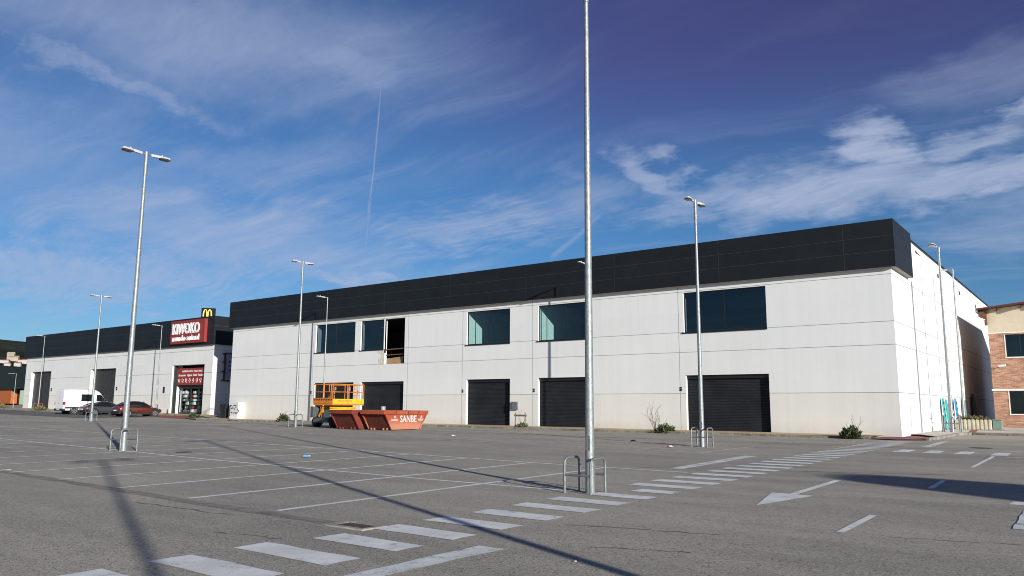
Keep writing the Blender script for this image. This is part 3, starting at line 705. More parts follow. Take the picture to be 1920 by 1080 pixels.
M['door_grey'] = mat('tall_door_grey', (.032, .031, .032), .55, var=.15, scale=1.5)
for x0, x1, zb, zt in KD:
    mb = MB(); n = 6
    for i in range(n):
        a, b = x0+.04+(x1-x0-.08)*i/n, x0+.04+(x1-x0-.08)*(i+1)/n; mb.box(a+.012, b-.012, KY+.40, KY+.46, zb, zt-.05)
    mb.box(x0, x1, KY+.46, KY+.5, zb, zt); mb.build('tall_door', M['door_grey'], bB)
    mb = MB(); mb.box(x1+.4, x1+.7, KY-.04, KY, 3.3, 3.5); mb.box(x1+.4, x1+.7, KY-.04, KY, 3.54, 3.72); mb.build('number_plate', M['black'], bB)
mb = MB(); mb.box(-86.6, -86.25, KY-.04, KY, 2.9, 3.6); mb.build('number_plate', M['black'], bB)
x0, x1, zb, zt = KS; zb = .62
mb = MB(); yy = KY+1.0
for x in (x0, -82.6, -81.0, -80.4, x1-.12): mb.box(x, x+.12, yy, yy+.1, zb, 3.4)
mb.box(x0, x1, yy-.1, yy+.12, 3.4, 3.8); mb.box(x0, x1, yy, yy+.1, zb, zb+.12); mb.box(x0, x0+.3, KY+.2, KY+.5, zb, 6.0)
sf = mb.build('shop_entrance', mat('dark_green_frame', (.012, .02, .017), .5), bB)
mb = MB(); mb.quad((x0, yy+.05, zb), (x1, yy+.05, zb), (x1, yy+.05, 3.4), (x0, yy+.05, 3.4)); g = mb.build('pane', M['glass_shop'], None, fix=False); g.parent = sf
mb = MB(); mb.quad((x0-2, KY+7, .5), (x1+1, KY+7, .5), (x1+1, KY+7, 6), (x0-2, KY+7, 6)); mb.quad((x0-2, yy+.2, .6), (x1+1, yy+.2, .6), (x1+1, KY+7, .6), (x0-2, KY+7, .6)); mb.quad((x0-2, yy+.2, 5.9), (x1+1, yy+.2, 5.9), (x1+1, KY+7, 5.9), (x0-2, KY+7, 5.9)); mb.quad((x1+1, yy+.2, .6), (x1+1, KY+7, .6), (x1+1, KY+7, 6), (x1+1, yy+.2, 6)); mb.quad((x0-2, yy+.2, .6), (x0-2, KY+7, .6), (x0-2, KY+7, 6), (x0-2, yy+.2, 6))
mb.build('shop_interior', M['inner_dark'], bB)
mb = MB(); rk = random.Random(11)
for i in range(110):
    x = rk.uniform(x0+.2, x1-.6); z = .75+.42*rk.randrange(0, 6); y = yy+rk.uniform(.15, .7); w = rk.uniform(.15, .4)
    mb.box(x, x+w, y, y+.3, z, z+rk.uniform(.2, .38), rk.choice((0, 0, 0, 1, 2, 3)))
for x in (x0+.2, -82.4, -80.9, -79.6):
    for z in (.75, 1.6, 2.4): mb.box(x, x+1.1, yy+.25, yy+.8, z-.03, z, 3)
mb.build('shelf_display', [M['white_sign'], M['red_sign'], mat('teal_goods', (.1, .25, .25), .5), M['galv_thin']], bB)
# red banner in the entrance
bn = thing('entrance_banner', 'wide red banner with white lettering and pet outlines above the glass shop entrance', 'banner', (-81.6, KY+.5, 4.7), world=True)
mb = MB(); mb.box(x0+.3, x1-.04, KY+.5, KY+.56, 3.78, 5.66); mb.build('banner_panel', M['red_sign'], bn)
P = lambda X, Y, Z: (lambda u, v, t: (X+u, Y-t, Z+v))
text_mesh('ALIMENTACION  PARA  MASCOTAS', 4.9, .2, .01, P(-83.7, KY+.497, 5.22)).build('lettering', M['white_sign'], bn)
text_mesh('Accesorios  Higiene  Salud  Parafarmacia', 5.7, .34, .01, P(-84.4, KY+.497, 4.68)).build('lettering', M['white_sign'], bn)
mb = MB()
for i in range(8):
    cx = -84.2+.72*i; pts = []
    for k in range(13):
        a = 2*math.pi*k/12; rr = .17*(1+.3*math.sin(3*a+i)); pts.append((cx+rr*math.cos(a)*.85, KY+.49, 4.32+rr*math.sin(a)))
    mb.tube(pts, .018, 4); mb.tube([(cx+.05, KY+.49, 4.1), (cx+.2*math.sin(i), KY+.49, 4.02)], .02, 4)
mb.build('pictogram', M['white_sign'], bn)
# red shop sign on the fascia
sg = thing('shop_sign', 'large red sign with raised white lettering on the black band over the shop entrance', 'sign', (-81.3, KY-.3, 9.6), world=True)
mb = MB(); mb.box(-84.75, -77.9, KY-.62, KY-.3, 8.36, 10.92); mb.build('sign_panel', M['red_sign'], sg)
text_mesh('KIWOKO', 5.45, 1.2, .10, P(-84.3, KY-.62, 9.40), bold=.02).build('lettering', M['white_sign'], sg)
mb = MB(); mb.box(-82.05, -81.42, KY-.73, KY-.62, 9.93, 10.06); mb.build('letter_bar', M['white_sign'], sg)
text_mesh('mundo animal', 5.4, .64, .08, P(-84.25, KY-.62, 8.64), bold=.012).build('lettering', M['white_sign'], sg)
# framed sign on the shadowed side wall
sb = thing('framed_side_sign', 'pale lilac board in a dark red tube frame on the shaded side wall', 'sign', (-76.6, 51, 5.6), world=True)
mb = MB(); mb.box(-76.78, -76.70, 49.75, 54, 4.5, 6.9); mb.build('board', mat('lilac_board', (.36, .33, .46), .6), sb)
mb = MB(); fr = [(-76.62, 49.45, 4.2), (-76.62, 54.3, 4.2), (-76.62, 54.3, 7.15), (-76.62, 49.45, 7.15)]
for a, b in zip(fr, fr[1:]+fr[:1]): mb.bar(a, b, .14)
for z in (4.25, 5.2, 6.2, 7.1): mb.box(-76.9, -76.55, 49.28, 49.42, z-.06, z+.06)
mb.build('frame', mat('dark_red_tube', (.06, .022, .02), .5), sb)
mb = MB()
for z in (5.3, 5.75, 6.2): mb.box(-76.7, -76.69, 50.0, 51.2, z, z+.14)
mb.build('printed_lines', M['black'], sb)

# golden arches board on a pylon behind the shop
gs = thing('golden_arches_sign', 'black pylon board with yellow arches logo rising behind the shop roof', 'sign', (-159.3, 98, 0), R(58))
mb = MB(); mb.box(-1.5, 1.5, -.4, .4, 19.8, 22.98); mb.build('board', M['black_sign'], gs)
mb = MB(); mb.box(-.4, .4, -.3, .3, 0, 19.8); mb.build('pylon', M['galv'], gs)
mb = MB(); W_, H_, ox, oz, gy = 1.95, 1.62, -1.18, 21.05, -.4
for c in (.265, .735):
    n = 20; o_, i_ = [], []
    for k in range(n+1):
        a = math.pi*k/n; ca, sa = math.cos(a), math.sin(a)**.8
        o_.append((ox+W_*(c+.262*ca), oz+H_*sa)); i_.append((ox+W_*(c+.125*ca), oz+H_*.90*sa))
    for k in range(n):
        mb.hexa([(o_[k][0], gy-.12, o_[k][1]), (o_[k+1][0], gy-.12, o_[k+1][1]), (i_[k+1][0], gy-.12, i_[k+1][1]), (i_[k][0], gy-.12, i_[k][1])], [(o_[k][0], gy-.002, o_[k][1]), (o_[k+1][0], gy-.002, o_[k+1][1]), (i_[k+1][0], gy-.002, i_[k+1][1]), (i_[k][0], gy-.002, i_[k][1])])
mb.build('arches', M['yellow_sign'], gs)


# dark retail hall far left
bC = thing('dark_retail_hall', 'low dark green retail hall with orange panel at the far left edge', 'building', (-185, 80, 0), world=True)
mb = MB(); mb.box(-240, -150, 75, 110, 4.9, 9.9); mb.build('upper_cladding', mat('dark_green_cladding', (.010, .017, .013), .55, var=.15), bC)
mb = MB(); mb.box(-239, -151, 77, 109.5, .6, 4.9); mb.build('shopfront', mat('dark_shopfront', (.008, .009, .010), .4), bC)
mb = MB(); mb.box(-226, -201.3, 75.6, 76.9, 1.6, 5.0); mb.build('orange_panel', mat('orange_panel', (.42, .12, .025), .6, var=.06), bC)
mb = MB(); mb.box(-196.6, -190.8, 75.6, 76.9, 1.4, 4.6); wp = mb.build('green_panel', mat('pale_green_panel', (.50, .66, .48), .6, var=.05), bC)
text_mesh('BC', 2.4, 1.0, .03, P(-194.1, 75.59, 2.95), bold=.02).build('lettering', M['black'], bC)
mb = MB(); mb.box(-240, -150, 72.5, 75, .9, 1.25); mb.build('plinth', M['kerb'], bC)

# brick building on the right
BY = 67.6; BX0, BX1 = -6.82, 4.5; BB = 81.2
bD = thing('brick_building', 'brick office with cream top storey and timber eaves at the right edge', 'building', (-1, 74, 0), world=True)
BW = [(-5.78, -3.4, 5.42, 7.06), (-2.2, .2, 5.42, 7.06), (1.2, 3.6, 5.42, 7.06), (-5.82, -3.4, 1.31, 2.94), (-2.2, .2, 1.31, 2.94), (1.2, 3.6, 1.31, 2.94)]
roofz = lambda x: 8.95 + (x-BX0)*.095
mb = MB(); wall_grid(mb, lambda u, z: (u, BY, z), [BX0, BX1], [-.1, 7.16], BW)
for h in BW: reveals(mb, h, BY, .2)
mb.quad((BX0, BY, -.1), (BX0, BY, 7.16), (BX0, BB, 7.16), (BX0, BB, -.1)); mb.quad((BX1, BY, -.1), (BX1, BB, -.1), (BX1, BB, 7.16), (BX1, BY, 7.16)); mb.quad((BX0, BB, -.1), (BX0, BB, 7.16), (BX1, BB, 7.16), (BX1, BB, -.1))
mb.build('brick_wall', M['brick'], bD, fix=False)
mb = MB(); mb.hexa([(BX0, BY, 7.22), (BX1, BY, 7.22), (BX1, BB, 7.22), (BX0, BB, 7.22)], [(BX0, BY, roofz(BX0)), (BX1, BY, roofz(BX1)), (BX1, BB, roofz(BX1)), (BX0, BB, roofz(BX0))]); mb.build('cream_wall', M['cream'], bD)
mb = MB(); mb.box(BX0-.05, BX1+.05, BY-.06, BB+.05, 7.16, 7.23); mb.build('string_course', M['white_sill'], bD); mb = MB(); mb.box(BX0-.06, BX1+.05, BY-.08, BY-.002, 2.97, 3.1); mb.build('string_course', M['white_sill'], bD)
for h in BW:
    mb = MB(); x0, x1, z0, z1 = h; y = BY+.16
    for a in (x0, x0+.85, x1-.06): mb.box(a, a+.06, y, y+.05, z0, z1)
    mb.box(x0, x1, y+.001, y+.049, z0, z0+.06); mb.box(x0, x1, y+.001, y+.049, z1-.06, z1)
    w = mb.build('window', M['frame'], bD)
    mb = MB(); mb.box(h[0]-.08, h[1]+.08, BY-.07, BY+.14, h[2]-.08, h[2]-.003); mb.box(h[0]-.06, h[0]-.002, BY-.025, BY-.002, h[2]-.003, h[3]); g = mb.build('sill', M['white_sill'], None); g.parent = w
    mb = MB(); mb.quad((x0, y+.03, z0), (x1, y+.03, z0), (x1, y+.03, z1), (x0, y+.03, z1)); mb.quad((x0, y+.6, z0-.2), (x1, y+.6, z0-.2), (x1, y+.6, z1+.1), (x0, y+.6, z1+.1), 1)
    g = mb.build('pane', [M['glass_dark'], M['black']], None, fix=False); g.parent = w
mb = MB(); e = .62; t = .14
mb.hexa([(BX0-e, BY-.75, roofz(BX0-e)+.02), (BX1+e, BY-.75, roofz(BX1+e)+.02), (BX1+e, BB+.3, roofz(BX1+e)+.02), (BX0-e, BB+.3, roofz(BX0-e)+.02)],
        [(BX0-e, BY-.75, roofz(BX0-e)+t), (BX1+e, BY-.75, roofz(BX1+e)+t), (BX1+e, BB+.3, roofz(BX1+e)+t), (BX0-e, BB+.3, roofz(BX0-e)+t)])
rf = mb.build('roof', M['roof_red'], bD)
for i in range(7):
    x = BX0+.5+1.5*i; mb = MB(); mb.box(x, x+.16, BY-.62, BY-.002, roofz(x)-.18, roofz(x)+.0); o = mb.build('rafter_end', M['timber'], None); o.parent = rf
mb = MB(); mb.hexa([(BX0-.5, BY-.35, 8.45), (BX0-.002, BY-.35, 8.2), (BX0-.002, BY+.3, 8.2), (BX0-.5, BY+.3, 8.45)], [(BX0-.5, BY-.35, 8.78), (BX0-.002, BY-.35, 8.9), (BX0-.002, BY+.3, 8.9), (BX0-.5, BY+.3, 8.78)]); mb.box(BX0-.16, BX0-.003, BY-.2, BY+.1, 7.8, 8.2); mb.build('eave_bracket', M['timber'], bD)
mb = MB(); mb.box(BX0-.64, BX0-.5, BY-.7, BB, 8.74, 8.9); mb.build('gutter', mat('zinc_gutter', (.30, .32, .33), .4, .5), bD)
cm = thing('security_camera', 'white security camera on a bracket between the brick office windows', 'camera', (-6.2, BY, 4.75), world=True)
mb = MB(); mb.tube([(-6.35, BY, 4.68), (-6.3, BY-.25, 4.66), (-6.15, BY-.3, 4.74)], .03, 6); mb.build('bracket', M['timber'], cm)
mb = MB(); mb.tube([(-6.3, BY-.3, 4.74), (-5.85, BY-.38, 4.80)], .085, 8); mb.build('camera_body', M['white_sign'], cm)

# unseen stand-in beyond the right edge, shaped to cast the broad ground shadow
to = thing('shadow_caster', 'unseen rounded block added beyond the right edge to cast the broad shadow', 'sign', (25.9, 5.4, 0), world=True)
lat = Vector((.4067, .9135, 0)); sd = Vector((.9135, -.4067, 0)); c0 = Vector((25.9, 5.4, 0))
pr = [(-1.2, .1), (-1.12, 6), (-.98, 7.35), (-.69, 7.85), (-.48, 8.3), (-.2, 8.5), (.3, 8.6), (.9, 8.62), (1.3, 8.55), (1.6, 8.4), (1.85, 8.15), (2.19, 7.75), (2.5, 7.0), (2.7, 5), (2.8, .1)]
mb = MB(); mb.prism(pr, lambda u, v, t: tuple(c0+lat*u+sd*t+Vector((0, 0, v))), -.2, .2); mb.build('caster_body', M['red_sign'], to)
mb = MB(); mb.prism([(-1.5, -.1), (3.1, -.1), (3.1, .12), (-1.5, .12)], lambda u, v, t: tuple(c0+lat*u+sd*t+Vector((0, 0, v))), -.5, .5); mb.build('base', M['kerb'], to)

# wooded hill with a hamlet
def hill():
    rk = random.Random(9); A = [R(a) for a in range(-112, -52, 1)]; D = [420+70*i for i in range(36)]
    fall = lambda a: 1-.35*max(0, min(1, (math.degrees(a)+74)/14))
    hz = lambda a, d: fall(a)*(176*max(0, (d-420)/2080)**.85 if d <= 2500 else 176-(d-2500)*.12)
    mb = MB(); n = len(A)
    from mathutils import noise as NZ
    vs = []
    for d in D:
        for a in A:
            x, y = d*math.sin(a), d*math.cos(a); z = hz(a, d)*(1+.10*NZ.noise((x*.0016, y*.0016, 3)))+ (7*NZ.noise((x*.012, y*.012, 1)) if d > 1500 else 0)
            vs.append((x, y, z))
    mb.add(vs, [(j*n+i, j*n+i+1, (j+1)*n+i+1, (j+1)*n+i) for j in range(len(D)-1) for i in range(n-1)])
    m = bpy.data.materials.new('wooded_slope'); m.use_nodes = True; k = NT(m.node_tree); b = m.node_tree.nodes['Principled BSDF']
    c = k.n('ShaderNodeTexCoord').outputs['Object']; t = k.m('ADD', k.m('MULTIPLY', k.noise(c, .035, 6, .7), .6), k.m('MULTIPLY', k.noise(c, .006, 5, .6), .4))
    k.put(b.inputs['Base Color'], k.mix(k.ramp(t, .38, .64), (.018, .026, .022, 1), (.07, .074, .058, 1))); b.inputs['Roughness'].default_value = 1; b.inputs['Specular IOR Level'].default_value = 0  # slope greens greyed to stand in for distance haze
    bp = k.n('ShaderNodeBump'); bp.inputs['Strength'].default_value = 1; bp.inputs['Distance'].default_value = 12; k.put(bp.inputs['Height'], k.noise(c, .03, 5, .7)); k.put(b.inputs['Normal'], bp.outputs[0])
    tag(mb.build('hill', m, smooth=False, fix=False), kind='structure')
    # far trees: a ragged wooded crest
    def at(px, py):
        v = f_ + r_*((px-960)/1470) - u_*((py-540)/1470)
        for i in range(4000):
            p = Vector((0, 0, 1.6)) + v*(420+i*.6); d = math.hypot(p.x, p.y)
            if p.z <= hz(math.atan2(p.x, p.y), d)*(1+.10*NZ.noise((p.x*.0016, p.y*.0016, 3))): return p
        return p
    stone = mat('pale_stone', (.36, .29, .22), .9, var=.15, scale=.2); white = mat('white_house', (.42, .39, .36), .9); tile = mat('red_tile', (.28, .10, .07), .9)
    for px, py, w, h, m_, lab in ((20, 676, 16, 16, stone, 'pale stone tower house on the wooded hillside'), (26, 677, 22, 10, stone, 'broad pale stone house beside the tower on the hillside'), (8, 681, 22, 7, white, 'long white house at the left on the hillside'), (33, 687, 15, 8, tile, 'red roofed house low on the hillside'), (46, 682, 11, 9, white, 'white house against the left edge of the shop building'), (38, 680, 10, 6, tile, 'small red roofed house right of the stone tower'), (14, 686, 14, 6, tile, 'red roofed house below the long white house')):
        p = at(px, py); s = .62*math.hypot(p.x, p.y)/1470; w *= s; h *= s; t = thing('hillside_house', lab, 'house', p, R(55), group='houses on the far hillside')
        mb = MB(); mb.box(-w/2, w/2, -w/3, w/3, -h, h); mb.build('wall', m_ if m_ is not tile else white, t)
        mb = MB(); mb.hexa([(-w*.53, -w*.37, h), (w*.53, -w*.37, h), (w*.53, w*.37, h), (-w*.53, w*.37, h)], [(-w*.53, -.1, h*1.35), (w*.53, -.1, h*1.35), (w*.53, .1, h*1.35), (-w*.53, .1, h*1.35)]); mb.build('roof', tile if m_ is not stone else stone, t)
hill()



# ------------------------------------------------------------------ lamp posts
def pole_mesh(h, r0, r1, n=14):
    mb = MB(); mb.tube([(0, 0, 0), (0, 0, .5), (0, 0, h*.5), (0, 0, h)], [r0, r0*.985, (r0+r1)/2, r1], n)
    mb.tube([(0, 0, 0), (0, 0, .02)], r0*1.02, n); return mb
def lamp_head(sgn, ax='y'):
    """housing and lens of one flat lamp head reaching out along +/-y"""
    f = lambda a, b, c: (a, sgn*b, c)
    mb = MB()
    pr_ = [(.16, .03), (.26, .042), (.46, .05), (.50, .11), (.62, .125), (.80, .105), (.86, .06)]; z0, zt = 9.93, 9.93
    for (a, w), (b, w2) in zip(pr_, pr_[1:]):
        ha, hb = (.085 if a < .5 else .06), (.085 if b < .5 else (.06 if b < .85 else .03))
        mb.hexa([f(-w, a, z0+a*.05), f(w, a, z0+a*.05), f(w2, b, z0+b*.05), f(-w2, b, z0+b*.05)], [f(-w*.8, a, z0+ha+a*.05), f(w*.8, a, z0+ha+a*.05), f(w2*.8, b, z0+hb+b*.05), f(-w2*.8, b, z0+hb+b*.05)])
    mb.tube([f(0, .56, z0+.08), f(0, .56, z0+.16)], .022, 6)
    le = MB(); le.box(-.11, .11, min(sgn*.51, sgn*.82), max(sgn*.51, sgn*.82), z0-.012, z0+.022)
    return mb, le
def make_double():
    t = thing('lamp_post', '', 'lamp post', group='tall double headed lamp posts in the car park')
    pole_mesh(9.98, .1, .046).build('pole', M['galv'], t, smooth=True)
    mb = MB(); mb.tube([(0, 0, 9.24), (0, 0, 10.06)], .062, 12); mb.tube([(0, -.2, 9.98), (0, .2, 9.98)], .03, 8); mb.build('collar', M['galv'], t, smooth=True)
    mb = MB(); mb.box(-.055, .055, -.095, -.08, .75, 1.0); mb.build('service_door', M['galv_thin'], t)
    for s in (1, -1):
        a, b = lamp_head(s); h = a.build('lamp_head', M['lamp'], t); l = b.build('lens', M['lens'], None); l.parent = h
    return t
def make_single(h=9.9):
    t = thing('lamp_post', '', 'lamp post', group='single headed lamp posts along the buildings')
    pole_mesh(9.98, .072, .036, 10).build('pole', M['galv'], t, smooth=True)
    mb = MB(); mb.tube([(0, 0, 9.7), (0, 0, 10.0)], .05, 10); mb.tube([(0, .05, 9.98), (0, -.25, 9.99)], .03, 8); mb.build('collar', M['galv'], t, smooth=True)
    a, b = lamp_head(-1); a2 = MB(); a2.v = [(x*.95, y*1.3-.05, z) for x, y, z in a.v]; a2.f = a.f; a2.mi = a.mi
    h = a2.build('lamp_head', M['lamp'], t); b.v = [(x*.95, y*1.3-.05, z) for x, y, z in b.v]; l = b.build('lens', M['lens'], None); l.parent = h
    return t
dbl = make_double()
DP = [(-7.88, 12.86, 1.06, 'tallest looking lamp post, its lamps out of frame, beside the zebra crossing'),
      (-25.9, 13.2, 1.01, 'double headed lamp post left of centre, in front of the parked cars'),
      (-12.97, 29.6, .995, 'double headed lamp post in front of the big right hand roller door'),
      (-41.4, 32.0, 1.065, 'double headed lamp post standing just left of the yellow lift'),
      (-63.4, 29.6, .985, 'double headed lamp post in front of the white van and grey car'),
      (6.05, 2.6, 1.0, 'double headed lamp post behind the camera whose shadow crosses the bays'),
      (13.9, -5.3, 1.0, 'double headed lamp post behind the camera whose blurred shadow falls lower left')]
for i, (x, y, s, lab) in enumerate(DP):
    o = dbl if i == 0 else dup(dbl, (0, 0, 0)); o.location = (x, y, gz(x, y)-.01); o.scale = (.88, .88, s) if i == 0 else (1, 1, s); o['label'] = lab
sgl = make_single()
SP = [(-52.3, 43.15, 1.04, 0, .12, 'single headed lamp post by the wall, behind the yellow lift'),
      (-26.4, 43.05, 1.055, 0, .12, 'single headed lamp post by the wall, hidden behind the tallest post'),
      (-112.5, 45.6, .965, 0, .12, 'single headed lamp post before the leftmost tall grey door'),
      (-83.1, 45.6, .965, 0, .12, 'single headed lamp post between the red car and the shop entrance'),
      (-132, 50, .52, 0, .0, 'short single headed lamp post in front of the dark hall at the left edge'),
      (-7.62, 53.3, 1.115, R(-8), .12, 'single headed lamp post at the corner pavement with a tube guard'),
      (-7.95, 61.0, 1.09, R(-90), .12, 'single headed lamp post behind the concrete planter by the side wall')]
for i, (x, y, s, rz, dz, lab) in enumerate(SP):
    o = sgl if i == 0 else dup(sgl, (0, 0, 0)); o.location = (x, y, gz(x, y)+dz-.01); o.rotation_euler[2] = rz; o.scale = (1.6, 1.25, s) if i >= 5 else (1, 1, s); o['label'] = lab

def make_guard(m, grp):
    t = thing('pole_guard', '', 'guard rail', group=grp)
    def hoop(x):
        pts = [(x, -.26, -.02), (x, -.26, .53)]
        for k in range(1, 5): a = math.pi/2*k/4; pts.append((x, -.26+.11*(1-math.cos(a)), .53+.11*math.sin(a)))
        for k in range(0, 5): a = math.pi/2*k/4; pts.append((x, .26-.11*(1-math.sin(a)), .53+.11*math.cos(a)))
        pts.append((x, .26, -.02)); return pts
    for x in (-.285, .285):
        mb = MB(); mb.tube(hoop(x), .025, 10); mb.build('hoop', m, t, smooth=True)
    for y in (-.26, .26):
        mb = MB(); mb.tube([(-.285, y, .33), (.285, y, .33)], .022, 8); mb.build('cross_bar', m, t, smooth=True)
    mb = MB()
    for x in (-.285, .285):
        for y in (-.26, .26): mb.tube([(x, y, 0), (x, y, .008)], .05, 8)
    mb.build('foot_plate', m, t)
    return t
gd = make_guard(M['galv_thin'], 'tube guards round the lamp posts')
GP = [(-8.005, 12.88, 1, 'steel tube guard round the tallest lamp post by the zebra crossing'),
      (-25.9, 13.2, 1.1, 'steel tube guard round the lamp post left of centre'),
      (-12.97, 29.6, 1.15, 'steel tube guard round the post before the big right hand roller door'),
      (-41.4, 32.0, 1.25, 'steel tube guard round the lamp post left of the yellow lift'),
      (-63.4, 29.6, 1.1, 'steel tube guard round the post in front of the white van')]
for i, (x, y, s, lab) in enumerate(GP):
    o = gd if i == 0 else dup(gd, (0, 0, 0)); o.location = (x, y, gz(x, y)); o.scale = (1, 1, s)
    if i: o.scale = (1.15, 1.05, s)
    o['label'] = lab
o = dup(gd, (-7.62, 53.25, gz(-7.6, 53.3)+.12), 0, 'steel tube guard round the corner post beside the leaning boards'); o.scale = (1.6, 1, 1.5)
og = make_guard(mat('orange_guard', (.36, .07, .025), .6, var=.2), 'tube guards round the lamp posts'); og.location = (-112.5, 45.6, gz(-112, 45.6)+.12); og.scale = (2, 1.2, 1.2); og['label'] = 'orange red tube guard round the post before the leftmost tall door'

# ------------------------------------------------------------------ vehicles (local: +y is forward, origin on the ground)
def loft(secs, m=0, mb=None):
    mb = mb or MB(); n = len(secs[0]); vs = [p for s in secs for p in s]
    fs = [(i*n+k, i*n+(k+1) % n, (i+1)*n+(k+1) % n, (i+1)*n+k) for i in range(len(secs)-1) for k in range(n)]
    fs += [tuple(range(n)), tuple(range((len(secs)-1)*n, len(secs)*n))]
    return mb.add(vs, fs, m)
def mirror(half): return half + [(-x, y, z) for x, y, z in reversed(half) if abs(x) > 1e-6]
def subsurf(o, l=2):
    md = o.modifiers.new('smooth', 'SUBSURF'); md.levels = md.render_levels = l
    o.data.polygons.foreach_set('use_smooth', [True]*len(o.data.polygons))
def wheel(t, x, y, r, rimm):
    w = .22; s = 1 if x > 0 else -1
    mb = MB(); mb.tube([(x-s*w, y, r), (x-s*w*.9, y, r), (x-s*.02, y, r), (x, y, r)], [r*.92, r, r, r*.93], 20)
    o = mb.build('wheel', M['tyre'], t, smooth=True)
    mb = MB(); mb.tube([(x-s*.02, y, r), (x+s*.006, y, r)], [r*.20, r*.18], 12)
    for k in range(5):
        a = 2*math.pi*k/5+.3; c, q = math.cos(a), math.sin(a); px, pz = -q*.05, c*.05
        A = (y+c*r*.1, r+q*r*.1); B = (y+c*r*.66, r+q*r*.66)
        mb.hexa([(x-s*.02, A[0]-px, A[1]-pz), (x-s*.02, A[0]+px, A[1]+pz), (x-s*.02, B[0]+px*1.4, B[1]+pz*1.4), (x-s*.02, B[0]-px*1.4, B[1]-pz*1.4)],
                [(x+s*.004, A[0]-px, A[1]-pz), (x+s*.004, A[0]+px, A[1]+pz), (x+s*.004, B[0]+px*1.4, B[1]+pz*1.4), (x+s*.004, B[0]-px*1.4, B[1]-pz*1.4)])
    ring = [(x+s*.002, y+math.cos(2*math.pi*k/20)*r*.68, r+math.sin(2*math.pi*k/20)*r*.68) for k in range(21)]
    mb.tube(ring, .018, 5); g = mb.build('rim', rimm, None); g.parent = o
def arches(t, ys, r, W, col=None):
    for y in ys:
        for s in (1, -1):
            mb = MB()
            pts = [(s*(W-.004), y+math.cos(math.pi*k/12)*(r+.055), r+math.sin(math.pi*k/12)*(r+.055)) for k in range(13)]
            mb.tube(pts, .045, 6)
            n = 16; ring = [(s*(W+.001), y+math.cos(2*math.pi*k/n)*(r+.05), r+math.sin(2*math.pi*k/n)*(r+.05)) for k in range(n)]
            mb.tube([(s*(W-.25), y, r), (s*(W+.001), y, r)], r+.05, 16)
            mb.build('wheel_arch', M['black'], t)
def make_car(name, label, paint, lower, house, W, wb, r, roofc, tail, plate=True, trim=None):
    """lower: (y, z bottom, z top, half width); house: (y, z, half width at the belt, half width on top)"""
    t = thing(name, label, 'car', group='cars parked facing the shop building')
    secs = []
    for y, zb, zt, w in lower:
        secs.append(mirror([(0, y, zb), (w*.8, y, zb), (w*.97, y, zb+.1), (w, y, zb+(zt-zb)*.5), (w*.97, y, zt-.1), (w*.86, y, zt), (0, y, zt+.025)]))
    b = loft(secs).build('body', paint, t); subsurf(b)
    secs = []
    for y, z, wb_, wt in house:
        zb = .86; secs.append(mirror([(0, y, zb), (wb_, y, zb), (wb_*.99, y, zb+(z-zb)*.35), (wt+(wb_-wt)*.25, y, zb+(z-zb)*.8), (wt*.85, y, z-.01), (0, y, z+.01)]))
    g = loft(secs).build('windows', M['car_glass'], t); subsurf(g)
    mb = MB(); sec = []
    for y, z, wb_, wt in house:
        if roofc[0] <= y <= roofc[1]: sec.append([(-wt*.95, y, z-.035), (-wt*.6, y, z+.022), (0, y, z+.04), (wt*.6, y, z+.022), (wt*.95, y, z-.035), (wt*.9, y, z-.06), (0, y, z-.01), (-wt*.9, y, z-.06)])
    o = loft(sec).build('roof', paint, t); subsurf(o, 1)
    for s in (-1, 1):
        mb = MB(); hs = house; k0 = len(hs)-1
        top = max((h for h in hs if h[0] <= roofc[1]), key=lambda h: h[0]); a = hs[k0]
        mb.tube([(s*a[2]*.94, a[0]-.02, .93), (s*top[3]*.98, top[0], top[1]-.03)], .035, 6)
        bt = min((h for h in hs if h[0] >= roofc[0]), key=lambda h: h[0]); c = hs[0]
        mb.tube([(s*c[2]*.97, c[0]+.1, .95), (s*bt[3]*1.0, bt[0]+.1, bt[1]-.05)], .075, 6); mb.build('pillar', paint, t, smooth=True)
        mb = MB(); my = a[0]-.35; mb.hexa([(s*(W-.02), my-.06, .96), (s*(W+.17), my-.05, .98), (s*(W+.17), my+.06, .98), (s*(W-.02), my+.08, .96)], [(s*(W-.02), my-.06, 1.04), (s*(W+.17), my-.05, 1.12), (s*(W+.15), my+.06, 1.1), (s*(W-.02), my+.08, 1.03)]); mb.build('wing_mirror', paint, t, bevel=.02)
    arches(t, wb, r, W-.02)
    for y in wb:
        for s in (-1, 1): wheel(t, s*(W+.0), y, r, M['rim'])
    y0 = lower[0][0]
    for s in (-1, 1):
        mb = MB(); mb.hexa([(s*W*.50, y0-.01, tail), (s*W*.95, y0+.17, tail), (s*W*.93, y0+.42, tail+.03), (s*W*.4, y0+.2, tail)], [(s*W*.50, y0+.0, tail+.14), (s*W*.93, y0+.17, tail+.15), (s*W*.93, y0+.45, tail+.13), (s*W*.4, y0+.2, tail+.12)]); mb.build('tail_light', M['tail'], t, bevel=.02)
        mb = MB(); yf = lower[-1][0]; mb.hexa([(s*W*.5, yf-.12, .6), (s*W*.92, yf-.42, .62), (s*W*.8, yf-.5, .62), (s*W*.4, yf-.3, .6)], [(s*W*.5, yf-.2, .74), (s*W*.92, yf-.5, .78), (s*W*.8, yf-.6, .78), (s*W*.4, yf-.4, .74)]); mb.build('headlight', M['white_sign'], t)
    mb = MB(); mb.box(-W*.85, W*.85, y0-.02, y0+.2, .28, .52); mb.build('rear_bumper', trim or M['black'], t, bevel=.03); mb = MB(); mb.box(-W+.0, W-.0, wb[0]+r+.08, wb[1]-r-.08, .22, .36); mb.build('sill_trim', trim or M['black'], t, bevel=.03)
    mb = MB(); mb.box(-.26, .26, y0-.045, y0-.02, .56, .67); mb.build('number_plate', M['white_sign'], t)
    return t
